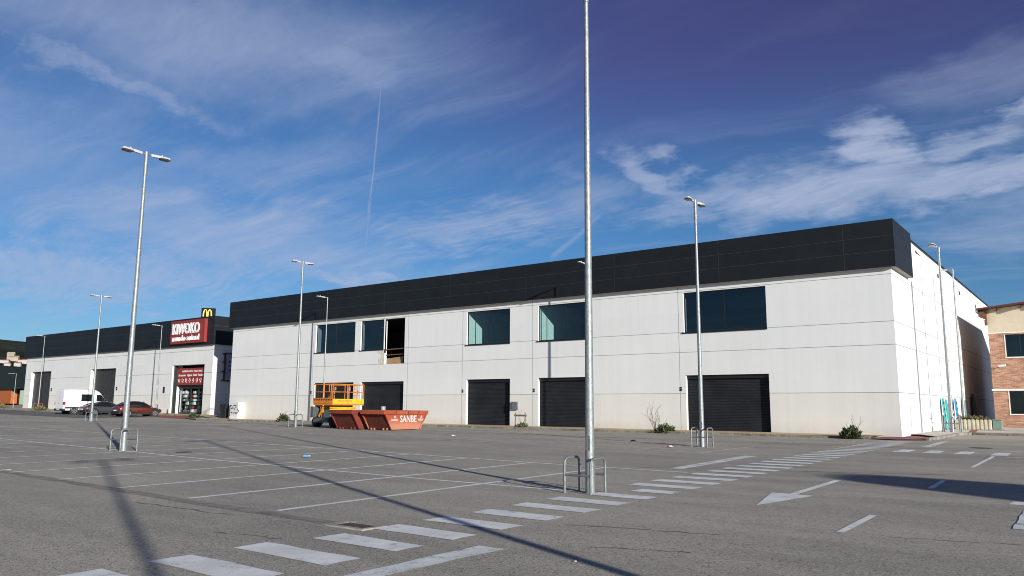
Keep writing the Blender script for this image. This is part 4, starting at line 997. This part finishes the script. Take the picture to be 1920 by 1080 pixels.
M['car_glass'] = mat('car_glass', (.010, .012, .014), .04, var=.1, spec=.8)
M['tail'] = mat('red_lamp', (.32, .012, .02), .2, var=.05)
M['red_paint'] = mat('rust_red_paint', (.115, .022, .013), .3, .25, var=.04, coat=1)
M['grey_paint'] = mat('graphite_paint', (.11, .115, .125), .28, .6, var=.04, coat=1)
M['white_paint'] = mat('van_white_paint', (.80, .80, .80), .35, var=.03, coat=.5)
red = make_car('crossover_car', 'rust red crossover car parked in front of the shop entrance', M['red_paint'],
    [(-2.2, .5, .9, .66), (-2.12, .38, 1.0, .82), (-1.6, .3, 1.03, .905), (-.6, .26, .99, .90), (.5, .26, .96, .90), (1.15, .28, .93, .90), (1.65, .3, .87, .88), (2.05, .36, .76, .80), (2.2, .42, .64, .66)],
    [(-2.05, 1.05, .80, .68), (-1.75, 1.24, .82, .66), (-1.25, 1.44, .83, .64), (-.5, 1.52, .83, .63), (.15, 1.49, .83, .62), (.6, 1.34, .82, .62), (1.15, .98, .78, .64)], .905, (-1.36, 1.33), .345, (-1.5, .2), .84)
red.location = (-77.0, 40.35, gz(-77, 40)-.01)
grey = make_car('saloon_car', 'graphite grey saloon parked between the white van and red car', M['grey_paint'],
    [(-2.3, .5, .84, .66), (-2.2, .36, .95, .80), (-1.7, .28, .96, .90), (-.6, .24, .93, .90), (.5, .24, .91, .90), (1.15, .26, .89, .89), (1.7, .28, .82, .87), (2.15, .34, .70, .78), (2.32, .42, .6, .64)],
    [(-1.95, .98, .74, .66), (-1.5, 1.18, .80, .60), (-1.0, 1.34, .82, .58), (-.3, 1.41, .82, .57), (.25, 1.38, .82, .57), (.65, 1.22, .80, .57), (1.2, .92, .76, .62)], .90, (-1.42, 1.42), .335, (-1.1, .3), .76)
grey.location = (-84.2, 40.6, gz(-84, 40)-.01)
# van
van = thing('white_van', 'white high roof panel van parked left of the grey saloon', 'van', (-88.0, 40.4, gz(-88, 40)-.01), group='cars parked facing the shop building')
secs = []
for y, zb, zt, w, wt in ((-2.72, .5, 2.50, .93, .84), (-2.66, .42, 2.58, .965, .86), (-2.0, .4, 2.62, .97, .86), (.2, .4, 2.62, .97, .86), (.6, .4, 2.58, .97, .85), (1.0, .42, 2.38, .97, .82), (1.45, .42, 1.88, .96, .80), (1.85, .44, 1.42, .95, .78), (2.35, .46, 1.22, .92, .74), (2.75, .5, .98, .80, .62)):
    secs.append(mirror([(0, y, zb), (w*.92, y, zb), (w, y, zb+.15), (w, y, zb+(zt-zb)*.45), (w*.99+.01*0, y, zb+(zt-zb)*.72), (wt, y, zt-.1), (wt*.85, y, zt), (0, y, zt+.03)]))
b = loft(secs).build('body', M['white_paint'], van); b.data.polygons.foreach_set('use_smooth', [True]*len(b.data.polygons)); md = b.modifiers.new('bevel', 'BEVEL'); md.width = .06; md.segments = 3; md = b.modifiers.new('wn', 'WEIGHTED_NORMAL')
for s in (-1, 1):
    mb = MB(); mb.hexa([(s*.95, -.95, 1.38), (s*.985, -.95, 1.38), (s*.985, .2, 1.38), (s*.95, .2, 1.38)], [(s*.93, -.95, 2.12), (s*.962, -.95, 2.12), (s*.962, .2, 2.12), (s*.93, .2, 2.12)]); mb.build('side_window', M['car_glass'], van, bevel=.01)
    mb = MB(); mb.hexa([(s*.95, .62, 1.4), (s*.985, .62, 1.4), (s*.985, 1.72, 1.4), (s*.945, 1.72, 1.4)], [(s*.92, .62, 2.08), (s*.96, .62, 2.08), (s*.95, 1.08, 2.08), (s*.91, 1.08, 2.08)]); mb.build('cab_window', M['car_glass'], van)
    mb = MB(); mb.box(min(s*.96, s*.978), max(s*.96, s*.978), -2.3, .1, 1.48, 1.53); mb.box(min(s*.96, s*.985), max(s*.96, s*.985), -2.55, 2.2, .62, .78); mb.build('side_rail', M['black'], van)
    mb = MB(); mb.box(min(s*.90, s*.985), max(s*.90, s*.985), -2.76, -2.52, 1.0, 1.32); mb.build('tail_light', M['tail'], van)
    mb = MB(); mb.box(min(s*.97, s*1.2), max(s*.97, s*1.2), 1.35, 1.45, 1.45, 1.75); mb.build('wing_mirror', M['black'], van, bevel=.03)
    for y in (-1.6, 1.7): wheel(van, s*.97, y, .36, M['rim'])
mb = MB(); mb.box(-.98, .98, -2.80, -2.5, .40, .62); mb.build('rear_bumper', M['black'], van, bevel=.03)
mb = MB(); mb.box(-.012, .012, -2.735, -2.70, .65, 2.45); mb.box(-.14, -.04, -2.75, -2.72, 1.1, 1.16); mb.build('rear_door_seam', mat('seam_grey', (.2, .2, .2), .7), van)
mb = MB(); mb.box(-.3, .3, -2.82, -2.80, .5, .6); mb.build('number_plate', M['white_sign'], van)
arches(van, (-1.6, 1.7), .36, .955)

# ------------------------------------------------------------------ scissor lift
LX, LY = -39.8, 34.05
lift = thing('scissor_lift', 'yellow and orange scissor lift with railed platform behind the two red skips', 'lift', (LX, LY, gz(LX, LY)))
M['lift_y'] = mat('lift_yellow', (.74, .43, .02), .5, var=.12, scale=4)
M['lift_o'] = mat('lift_orange', (.56, .18, .02), .5, var=.18, scale=5)
M['lift_g'] = mat('lift_grey', (.075, .085, .088), .6, var=.25, scale=5)
w, l = .92, 1.2
mb = MB(); mb.box(-w, w, -l, l, .38, .62); mb.box(-w*.8, w*.8, -l-.18, -l, .32, .52); mb.build('chassis', M['lift_g'], lift, bevel=.03)
for x0, x1 in ((-1.12, -.78), (.18, .86)):
    mb = MB(); mb.box(x0, x1, -l-.12, -l+.5, .62, 1.32 if x0 < 0 else 1.12); mb.build('side_box', M['lift_g'], lift, bevel=.03)
mb = MB(); mb.box(-.25, .1, -l+.05, -l+.6, .62, .95); mb.tube([(-.5, -l+.1, .7), (-.1, -l+.1, 1.3)], .07, 8); mb.build('hydraulics', M['lift_o'], lift)
for x in (-.86, .86):
    for y in (-.95, .85):
        s = 1 if x > 0 else -1
        mb = MB(); mb.tube([(x-s*.18, y, .36), (x-s*.16, y, .36), (x+s*.08, y, .36), (x+s*.1, y, .36)], [.31, .36, .36, .31], 18); o = mb.build('wheel', M['tyre'], lift, smooth=True)
        mb = MB(); mb.tube([(x+s*.09, y, .36), (x+s*.112, y, .36)], [.17, .15], 12); g = mb.build('rim', M['lift_g'], None); g.parent = o
mb = MB()
for x in (-.45, .45):
    for z in (.98, 1.14, 1.30):
        mb.bar((x, -l+.15, z), (x, l-.15, z+(.05 if z < 1.2 else -.05)), .06, .10)
    mb.tube([(x-.06, 0, .9), (x-.06, 0, 1.36)], .05, 6)
mb.build('scissor_arms', M['lift_y'], lift)
mb = MB(); mb.box(-w, w, -l-.05, l+.15, 1.40, 1.50); mb.build('deck', M['lift_o'], lift)
mb = MB(); mb.box(-w-.02, w+.02, -l-.07, -l-.035, 1.50, 1.86); tb = mb.build('end_toe_board', M['lift_o'], lift)
mb = MB()
for i in range(8):
    x = -w+.06+i*.225; mb.prism([(x, 1.70), (x+.12, 1.70), (x+.2, 1.80), (x+.08, 1.80)], lambda u, v, t: (u, -l-.072-t, v), 0, .006)
g = mb.build('hazard_stripes', M['black'], None); g.parent = tb
mb = MB(); mb.box(-w-.02, -w+.01, -l-.03, l+.15, 1.50, 1.80); mb.build('side_toe_board', M['lift_y'], lift); mb = MB(); mb.box(w-.01, w+.02, -l-.03, l+.15, 1.50, 1.80); sb_ = mb.build('side_toe_board', M['lift_y'], lift)
g = text_mesh('MAQUIPON', 1.15, .13, .006, lambda u, v, t: (w+.021+t, -l+.35+u, 1.60+v)).build('lettering', M['pave_red'], None); g.parent = sb_
def rail(pts, r=.024):
    mb = MB(); mb.tube(pts, r, 6); return mb
mb = MB(); zt = 2.72; zm = 2.24
for z, r in ((zt, .028), (zm, .022)):
    mb.tube([(-w, -l-.05, z), (w, -l-.05, z), (w, l+.13, z), (-w, l+.13, z), (-w, -l-.05, z)], r, 6)
for x, y in ((-w, -l-.05), (-w+.16, -l-.05), (w-.16, -l-.05), (w, -l-.05), (w, -.05), (w, .08), (w, .75), (w, l-.05), (w, l+.13), (-w, 0), (-w, l+.13), (0, l+.13), (0.1, -l-.05)):
    mb.tube([(x, y, 1.5), (x, y, zt)], .026, 6)
mb.build('railing', M['lift_o'], lift)
M['cover'] = mat('faded_red_cover', (.35, .16, .13), .7, var=.3)
for x, y in ((.3, -.6), (.34, .55)): mb = MB(); mb.tube([(x, y, 1.5), (x, y, 2.6)], .035, 6); mb.box(x-.1, x+.1, y-.06, y+.06, 2.35, 2.62); mb.build('control_post', M['cover'], lift)

# ------------------------------------------------------------------ skips
def rust(name, a, b_, w_=.25, fade=.0):
    m = bpy.data.materials.new(name); m.use_nodes = True; k = NT(m.node_tree); p = m.node_tree.nodes['Principled BSDF']
    c = k.n('ShaderNodeTexCoord').outputs['Object']; n = k.noise(c, 2.4, 8, .7); n2 = k.noise(k.mapv(c, (3, 3, .7)), 3.1, 7, .75)
    col = k.mix(k.ramp(n, .35, .65), a+(1,), b_+(1,)); col = k.mix(k.m('MULTIPLY', k.ramp(n2, .58, .68), .85), col, (.10, .035, .022, 1)); col = k.mix(k.m('MULTIPLY', k.ramp(k.noise(c, 5.5, 6, .7), .64, .70), w_*2.4), col, (.62, .42, .36, 1))
    sx = k.n('ShaderNodeSeparateXYZ'); k.put(sx.inputs[0], c)
    low = k.m('MULTIPLY', k.ramp(k.m('ADD', sx.outputs[2], k.m('MULTIPLY', k.noise(c, 2.1, 6, .7), -.7)), -.1, .35, 1., 0.), fade)
    col = k.mix(low, col, (.46, .20, .13, 1))
    scr = k.m('MULTIPLY', k.ramp(k.noise(k.mapv(c, (1, 1, 9)), 2.6, 6, .75), .62, .68), .55); col = k.mix(scr, col, (.17, .07, .05, 1))
    k.put(p.inputs['Base Color'], col); p.inputs['Roughness'].default_value = .8; p.inputs['Specular IOR Level'].default_value = .25
    return m
M['skip_end'] = rust('darker_red_paint', (.14, .03, .02), (.09, .022, .016), .15)
M['skip'] = rust('worn_orange_red_paint', (.36, .085, .036), (.27, .055, .028), .32, .8); M['skip2'] = rust('scuffed_dark_red_paint', (.22, .045, .03), (.15, .032, .022), .4)
def make_skip(label, m, text, loc):
    t = thing('skip_container', label, 'skip', loc, group='two red rubble skips in front of the roller doors')
    b, bt, tp, h = .92, 1.14, 1.74, 1.12
    mb = MB()
    O = [[(-b, -bt, .05), (b, -bt, .05), (b, bt, .05), (-b, bt, .05)], [(-b-.03, -tp, h), (b+.03, -tp, h), (b+.03, tp, h), (-b-.03, tp, h)]]
    I = [[(-b+.05, -bt+.05, .12), (b-.05, -bt+.05, .12), (b-.05, bt-.05, .12), (-b+.05, bt-.05, .12)], [(-b+.03, -tp+.06, h), (b-.03, -tp+.06, h), (b-.03, tp-.06, h), (-b+.03, tp-.06, h)]]
    for a, c in (O, I):
        for i in range(4): mb.quad(a[i], a[(i+1) % 4], c[(i+1) % 4], c[i])
    mb.mi[0] = 1; mb.quad(*O[0]); mb.quad(*I[0])  # near end panel takes a darker red than the other sides
    for i in range(4): mb.quad(O[1][i], O[1][(i+1) % 4], I[1][(i+1) % 4], I[1][i])
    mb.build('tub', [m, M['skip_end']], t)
    mb = MB(); r0, r1 = h-.20, h+.02
    mb.box(-b-.09, b+.09, -tp-.09, -tp+.01, r0, r1); mb.box(-b-.09, b+.09, tp-.01, tp+.09, r0, r1); mb.box(-b-.09, -b-.02, -tp+.01, tp-.01, r0, r1); mb.box(b+.02, b+.09, -tp+.01, tp-.01, r0, r1); mb.build('rim', m, t, bevel=.015)
    for s in (-1, 1):
        for q in (-1, 1): mb = MB(); mb.bar((s*(b+.03), q*(bt+.02), .08), (s*(b+.05), q*(tp-.05), r0), .07); mb.build('corner_rib', m, t)
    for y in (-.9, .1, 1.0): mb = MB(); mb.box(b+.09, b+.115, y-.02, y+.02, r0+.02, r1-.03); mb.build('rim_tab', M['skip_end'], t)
    for x in (-.7, -.45, .3, .6):
        mb = MB(); mb.box(x-.045, x+.045, -bt-.09, -bt-.0, .02, .13); mb.build('lug', m, t, bevel=.01)
    for s in (-1, 1):
        for y in (-.62, .62):
            mb = MB(); mb.tube([(s*(b+.02), y, h-.32), (s*(b+.16), y, h-.32)], .045, 8)
            if s < 0: mb.build('lifting_pin', m, t)
    if text:
        xs = lambda v: b+.012+.03*(v-.05)/1.07
        f = lambda X, Z: (lambda u, v, tt: (xs(Z+v)+tt, X+u, Z+v))
        text_mesh('SANBE', 1.36, .40, .008, f(-.5, .46), bold=.02).build('lettering', M['skip_white'], t)
        for X in (-1.22, .98): text_mesh('360060', .56, .13, .008, f(X, .54), bold=.02).build('lettering', M['skip_white'], t); text_mesh('S', .16, .13, .008, f(X+.22, .71), bold=.03).build('lettering', M['skip_white'], t)
    mb = MB(); rk = random.Random(4)
    for i in range(26):
        x, y, q = rk.uniform(-.6, .6), rk.uniform(-.75, .75), rk.uniform(.1, .24); mb.box(x-q, x+q, y-q, y+q, .13, .35+rk.uniform(0, .35))
    mb.build('rubble', M['kerb'], t); return t
M['skip_white'] = mat('worn_white_lettering', (.58, .50, .46), .8, var=.3, scale=12)
make_skip('nearer red skip with white lettering on its sunlit side', M['skip'], True, (-34.05, 33.5, gz(-34, 33.5)))
k2 = make_skip('plain dark red skip in front of the yellow lift', M['skip2'], False, (-36.4, 33.15, gz(-36, 33)))
mb = MB(); mb.tube([(-36.0, 34.4, gz(-36, 34)+.4), (-36.0, 34.4, gz(-36, 34)+1.32)], [.13, .15], 12); mb.tube([(-36.0, 34.4, gz(-36, 34)+1.32), (-36.0, 34.4, gz(-36, 34)+1.36)], .16, 12)
tag(mb.build('paint_drum', mat('pale_drum', (.32, .37, .40), .5, var=.2), smooth=True), 'pale blue grey drum poking out above the skip rims', 'drum')

# ------------------------------------------------------------------ plants
def leaf_cloud(mb, rk, c, rad, n, size, up=.5):
    for i in range(n):
        while True:
            d = Vector((rk.uniform(-1, 1), rk.uniform(-1, 1), rk.uniform(-.2, 1)))
            if d.length < 1: break
        p = Vector(c)+Vector((d.x*rad[0], d.y*rad[1], max(0, d.z)*rad[2])); a = Vector((d.x, d.y, d.z*.5+up)).normalized(); a = (a+Vector((rk.uniform(-.6, .6), rk.uniform(-.6, .6), rk.uniform(-.4, .5)))).normalized()
        s = a.cross(Vector((rk.uniform(-1, 1), rk.uniform(-1, 1), rk.uniform(-1, 1)))).normalized(); L = size*rk.uniform(.6, 1.5); w_ = L*rk.uniform(.18, .32)
        mb.quad(p, p+a*L*.5+s*w_, p+a*L, p+a*L*.5-s*w_)
def stem(mb, rk, p, d, L, r, depth):
    pts = [Vector(p)]; d = Vector(d).normalized()
    for i in range(4):
        d = (d+Vector((rk.uniform(-.16, .16), rk.uniform(-.16, .16), rk.uniform(-.02, .14)))).normalized(); pts.append(pts[-1]+d*L/4)
    mb.tube(pts, [r*(1-.18*i) for i in range(5)], 5)
    if depth:
        for i in (1, 2, 3, 4):
            if rk.random() < .85:
                e = (d+Vector((rk.uniform(-.9, .9), rk.uniform(-.9, .9), rk.uniform(-.1, .5)))).normalized(); stem(mb, rk, pts[i], e, L*rk.uniform(.4, .62), r*.6, depth-1)
def plant(label, loc, clouds=(), stems=(), seed=1, lm='leaf', name='shrub', cat='shrub'):
    rk = random.Random(seed); t = thing(name, label, cat, loc, group='weedy shrubs along the kerbs')
    if stems:
        mb = MB()
        for p, d, L, r, dep in stems: stem(mb, rk, p, d, L, r, dep)
        mb.build('stems', M['twig'], t)
    if clouds:
        mb = MB()
        for c, rad, n, s in clouds: leaf_cloud(mb, rk, c, rad, n, s)
        mb.build('foliage', M[lm], t, fix=False)
    return t
Z = lambda x, y, d=.1: (x, y, gz(x, y)+d)
plant('bushy green shrub at the kerb near the right end of the white wall', Z(-10.45, 41.95, .0), [((0, 0, 0), (.42, .4, .55), 420, .17), ((-.25, 0, 0), (.3, .3, .35), 160, .14)], [((.05, 0, .3), (.1, 0, 1), .65, .016, 1), ((.2, 0, .25), (.55, 0, 1), .7, .016, 1), ((-.1, 0, .2), (-.3, 0, 1), .5, .012, 1)], 3)
plant('bare twiggy shrub beside a low bush left of the big roller door', Z(-21.3, 42.1, .0), [((.55, .2, 0), (.5, .45, .5), 460, .15), ((.2, 0, 0), (.3, .3, .25), 120, .12)], [((0, 0, 0), (-.05, 0, 1), 1.1, .022, 2), ((0, 0, 0), (-.4, .1, 1), 1.0, .018, 2), ((.05, 0, 0), (.4, -.1, 1), 1.0, .016, 2), ((-.05, 0, 0), (-.25, .2, 1), 1.2, .016, 2), ((.3, 0, 0), (.5, 0, 1), .7, .012, 1)], 8)
plant('small spiky green shrub at the foot of the white wall left of the lamp post', Z(-56.6, 42.5, .05), [((0, 0, 0), (.5, .5, .55), 260, .22)], [((0, 0, .1), (.4, 0, 1), .7, .014, 1), ((0, 0, .1), (-.4, 0, 1), .6, .014, 1)], 5)
plant('spreading green shrub at the corner between the two white buildings', Z(-71.9, 43.4, .05), [((0, 0, 0), (.75, .6, .42), 240, .2)], [((0, 0, 0), (.7, 0, 1), .9, .02, 1)], 6)
plant('low dry plant in a wooden edged bed by the second tall door', Z(-109.8, 44.7, .0), [((0, 0, 0), (1.2, .7, .45), 260, .3)], (), 7, 'leaf_dry')
plant('low dry plant at the corner left of the first tall door', Z(-125.5, 46, .0), [((0, 0, 0), (1.2, .7, .5), 260, .3)], (), 9, 'leaf_dry')
st = thing('tree_stake_frame', 'weathered wooden stake frame round a dead sapling between two roller doors', 'stake frame', Z(-31.45, 42.55, .1))
for x in (-.42, .42):
    mb = MB(); mb.tube([(x, 0, 0), (x*.95, 0, .98)], .045, 7); mb.build('stake', mat('weathered_wood', (.22, .16, .11), .9, var=.3, scale=8) if 'wood' not in M else M['wood'], st)
M['wood'] = mat('old_wood', (.16, .11, .08), .9, var=.3, scale=8)
mb = MB(); mb.box(-.5, .5, -.03, .03, .72, .84); mb.build('cross_bar', M['wood'], st)
plant('thin weeds growing inside the wooden stake frame', Z(-31.4, 42.5, .05), [((0.1, 0, 0), (.45, .35, .28), 170, .16)], [((0, 0, 0), (.05, 0, 1), 1.0, .014, 2), ((.1, 0, 0), (.3, 0, 1), .6, .012, 1)], 12, 'leaf', 'weeds', 'weeds')

# ------------------------------------------------------------------ boards leaning on the side wall, planter
def board(label, y, h, wd, m, stripe=None):
    t = thing('leaning_board', label, 'board', (-8.52, y, gz(-8.5, y)+.13), group='long boards leaning on the side wall')
    out = []
    for k in range(9): a = math.pi*k/8; out.append((math.cos(a)*wd/2, h-wd*.6+math.sin(a)*wd*.6))
    out += [(-wd*.5, h*.4), (-wd*.34, .05), (-wd*.2, 0), (wd*.2, 0), (wd*.34, .05), (wd*.5, h*.4)]
    f = lambda u, v, tt: (.13*(1-v/h)-.12+tt, u, v)
    mb = MB(); mb.prism(out, f, 0, .07); mb.build('board', m, t, bevel=.015)
    if stripe:
        mb = MB()
        for v in (.35, .8, 1.2, 1.6): mb.prism([(-wd*.42, v), (wd*.42, v+.1), (wd*.42, v+.24), (-wd*.42, v+.14)], f, .0705, .075)
        mb.build('stripe', stripe, t)
    return t
teal = mat('teal_board', (.05, .36, .34), .4, var=.2, scale=4); bl = mat('blue_board', (.02, .26, .55), .4, var=.15); dk = mat('dark_board', (.02, .02, .024), .5); gb = mat('grey_board', (.22, .21, .20), .6)
board('teal board, first of the boards leaning on the side wall', 57.3, 2.05, .62, teal, M['black'])
board('narrow teal board right behind the first teal one', 58.5, 1.95, .6, teal)
board('white board with dark stripes behind the corner lamp post', 60.4, 1.9, .6, M['white_sign'], M['black'])
board('bright blue board leaning on the side wall', 62.4, 2.05, .7, bl, M['black'])
board('grey board at the edge of the shadow on the side wall', 66.2, 2.15, .7, gb, teal)
board('dark board just inside the shadow on the side wall', 67.6, 2.05, .9, dk)
board('largest dark board deep in the shadow on the side wall', 71.5, 2.5, 1.6, dk)
pt = thing('concrete_planter', 'ribbed pale concrete planter with dry plants by the side wall', 'planter', (-7.2, 60.0, gz(-7, 60)+.12))
mb = MB(); mb.box(-1.05, .95, -.5, .5, 0, .62)
for i in range(9): x = -1.0+.235*i; mb.box(x-.07, x+.07, -.54, -.5, .02, .66)
mb.build('planter_box', mat('planter_concrete', (.52, .46, .35), .9, var=.25, scale=3), pt, bevel=.015)
mb = MB(); leaf_cloud(mb, random.Random(4), (-.1, 0, .62), (.95, .4, .22), 260, .16); mb.build('foliage', M['leaf_dry'], pt, fix=False)
gbx = MB(); gbx.box(-6.2, -5.72, 59.75, 60.35, gz(-6, 60)+.12, gz(-6, 60)+.74); gbx.box(-6.23, -5.69, 59.72, 60.38, gz(-6, 60)+.74, gz(-6, 60)+.79)
tag(gbx.build('plastic_tub', mat('green_tub', (.16, .24, .20), .6, var=.2), bevel=.01), 'dull green tub at the right end of the concrete planter', 'tub')

# ------------------------------------------------------------------ small things
cb = thing('utility_cabinet', 'white utility cabinet with black graffiti at the left end of the wall', 'cabinet', (-66.7, 44.6, .3))
mb = MB(); mb.box(-.62, .62, -.25, .38, .26, 1.58); mb.build('cabinet_body', mat('cabinet_white', (.66, .66, .65), .7, var=.06), cb, bevel=.015)
mb = MB(); mb.box(-.66, .66, -.28, .39, 0, .26); mb.build('plinth', M['white_sill'], cb)
mb = MB(); rk = random.Random(21)
for i in range(11):
    x, z = -.42+.3*(i % 4)+rk.uniform(-.05, .05), .62+.32*(i//4); pts = [(x, -.255, z)]
    for k in range(6): pts.append((pts[-1][0]+rk.uniform(-.16, .16), -.255, max(.5, min(1.45, pts[-1][2]+rk.uniform(-.14, .14)))))
    mb.tube(pts, .028, 4)
mb.build('graffiti', M['black'], cb)
bn_ = thing('wheeled_bin', 'black wheeled bin in the gap between the two white buildings', 'bin', (-69.75, 45.6, gz(-69.7, 45.6)+.12))
mb = MB(); mb.hexa([(-.38, -.4, .1), (.38, -.4, .1), (.38, .4, .1), (-.38, .4, .1)], [(-.5, -.5, 1.25), (.5, -.5, 1.25), (.5, .5, 1.25), (-.5, .5, 1.25)]); mb.build('bin_body', M['black'], bn_, bevel=.02)
mb = MB(); mb.hexa([(-.54, -.55, 1.26), (.54, -.55, 1.26), (.54, .55, 1.26), (-.54, .55, 1.26)], [(-.5, -.5, 1.36), (.5, -.5, 1.36), (.5, .5, 1.36), (-.5, .5, 1.36)]); mb.build('lid', M['black'], bn_)
for x in (-.3, .3):
    mb = MB(); mb.tube([(x-.04, -.35, .1), (x+.04, -.35, .1)], .1, 10); mb.build('wheel', M['tyre'], bn_)
bo = None
for x, lab in ((-86.4, 'black bollard left of the shop entrance'), (-84.2, 'black bollard at the left jamb of the shop entrance'), (-82.0, 'short black bollard in the middle of the shop entrance')):
    if bo is None:
        bo = thing('bollard', lab, 'bollard', group='black bollards at the shop entrance')
        mb = MB(); mb.tube([(0, 0, 0), (0, 0, .92), (0, 0, .98), (0, 0, 1.0)], [.075, .075, .06, .02], 12); mb.build('post', M['black'], bo, smooth=True)
        mb = MB(); mb.tube([(0, 0, .78), (0, 0, .84)], .079, 12); mb.build('band', M['galv_thin'], bo); o = bo
    else: o = dup(bo, (0, 0, 0), 0, lab)
    o.location = Z(x, 46.3, .11)
o.scale = (1, 1, .5)
# litter
def bottle():
    t = thing('plastic_bottle', 'crushed blue plastic bottle lying in the parking bays', 'bottle', Z(-19.2, 15.3, .05), .9)
    mb = MB(); mb.tube([(-.17, 0, 0), (-.12, 0, .005), (.02, 0, -.004), (.1, 0, .004), (.14, 0, 0)], [.04, .05, .038, .048, .02], 8); mb.build('bottle_body', mat('blue_plastic', (.12, .28, .52), .25), t, smooth=True)
    mb = MB(); mb.tube([(.14, 0, 0), (.175, 0, 0)], .02, 8); mb.build('cap', M['white_sign'], t)
bottle(); bpy.data.objects['plastic_bottle'].scale = (.6, .8, .8)
def paper(label, x, y, s, m, seed):
    rk = random.Random(seed); mb = MB(); N = 5
    vs = [(x+(i/(N-1)-.5)*s, y+(j/(N-1)-.5)*s*.7, gz(x, y)+.012+rk.uniform(0, .3)*s*(1 if 0 < i < N-1 else .35)) for j in range(N) for i in range(N)]
    mb.add(vs, [(j*N+i, j*N+i+1, (j+1)*N+i+1, (j+1)*N+i) for j in range(N-1) for i in range(N-1)])
    tag(mb.build('crumpled_paper', m, fix=False), label, 'litter', 'litter on the asphalt')
paper('crumpled pink and white paper left of the guarded post by the big door', -13.75, 28.3, .26, mat('pink_paper', (.62, .42, .40), .9, var=.3, scale=14), 1)
paper('white scrap of paper right of the lettered skip', -25.8, 29.4, .22, M['white_sign'], 2)
paper('dark scrap lying before the twiggy shrub', -17.0, 31.4, .25, M['twig'], 3)
paper('small white scrap nearest the camera on the bare asphalt', -4.6, 7.2, .028, M['white_sign'], 4)
paper('small white scrap beside the nearest zebra bars', -5.55, 5.2, .035, M['white_sign'], 5)
# covers and grates
def cover(label, x, y, r):
    mb = MB(); mb.tube([(x, y, gz(x, y)+.001), (x, y, gz(x, y)+.008)], r, 28)
    for k in range(-3, 4): mb.box(x-r*.7, x+r*.7, y+k*r*.2-.015, y+k*r*.2+.015, gz(x, y)+.008, gz(x, y)+.012)
    tag(mb.build('manhole_cover', M['iron'], fix=False), label, 'manhole cover', 'manhole covers')
cover('dark manhole cover in the road before the side path', -4.25, 36.3, .42); cover('dark manhole cover right of the lamp post left of centre', -23.9, 14.15, .26)
def grate(label, x0, x1, y0, y1):
    t = thing('drain_grate', label, 'drain', ((x0+x1)/2, (y0+y1)/2, gz(x0, y0)), group='drain grates in the gutter'); w_, d_ = (x1-x0)/2, (y1-y0)/2
    mb = MB(); b = .10
    mb.box(-w_-b, w_+b, -d_-b, -d_, -.05, .016); mb.box(-w_-b, w_+b, d_, d_+b, -.05, .016); mb.box(-w_-b, -w_, -d_, d_, -.05, .016); mb.box(w_, w_+b, -d_, d_, -.05, .016); mb.build('grate_frame', M['gutter_edge'], t, bevel=.01)
    mb = MB(); mb.box(-w_, w_, -d_, d_, -.03, .008)
    n = 9
    for i in range(n): x = -w_+.02+(2*w_-.04)*i/(n-1); mb.box(x-.012, x+.012, -d_, d_, .008, .013)
    mb.build('grating', M['iron'], t)
grate('rusty drain grate at the gutter end beside the zebra crossing', -8.52, -7.98, 7.32, 7.58); grate('drain grate in the gutter at the left edge', -21.6, -20.95, 7.62, 7.9)
mb = MB(); mb.box(-.22, .22, -.3, .3, 0, .012); mb.box(-.17, .17, -.25, .25, .012, .018); o = mb.build('access_cover', M['kerb']); o.location = (-8.0, 42.6, gz(-8, 42.6)+.05); tag(o, 'grey access cover set in the red corner paving', 'cover')
mb = MB(); mb.box(-.35, .35, -.25, .25, 0, .01); mb.box(-.3, .3, -.2, .2, .01, .016); o = mb.build('access_cover', M['iron']); o.location = (-9.9, 43.2, gz(-9.9, 43.2)+.121); tag(o, 'dark cover in the ochre pavement near the wall corner', 'cover')
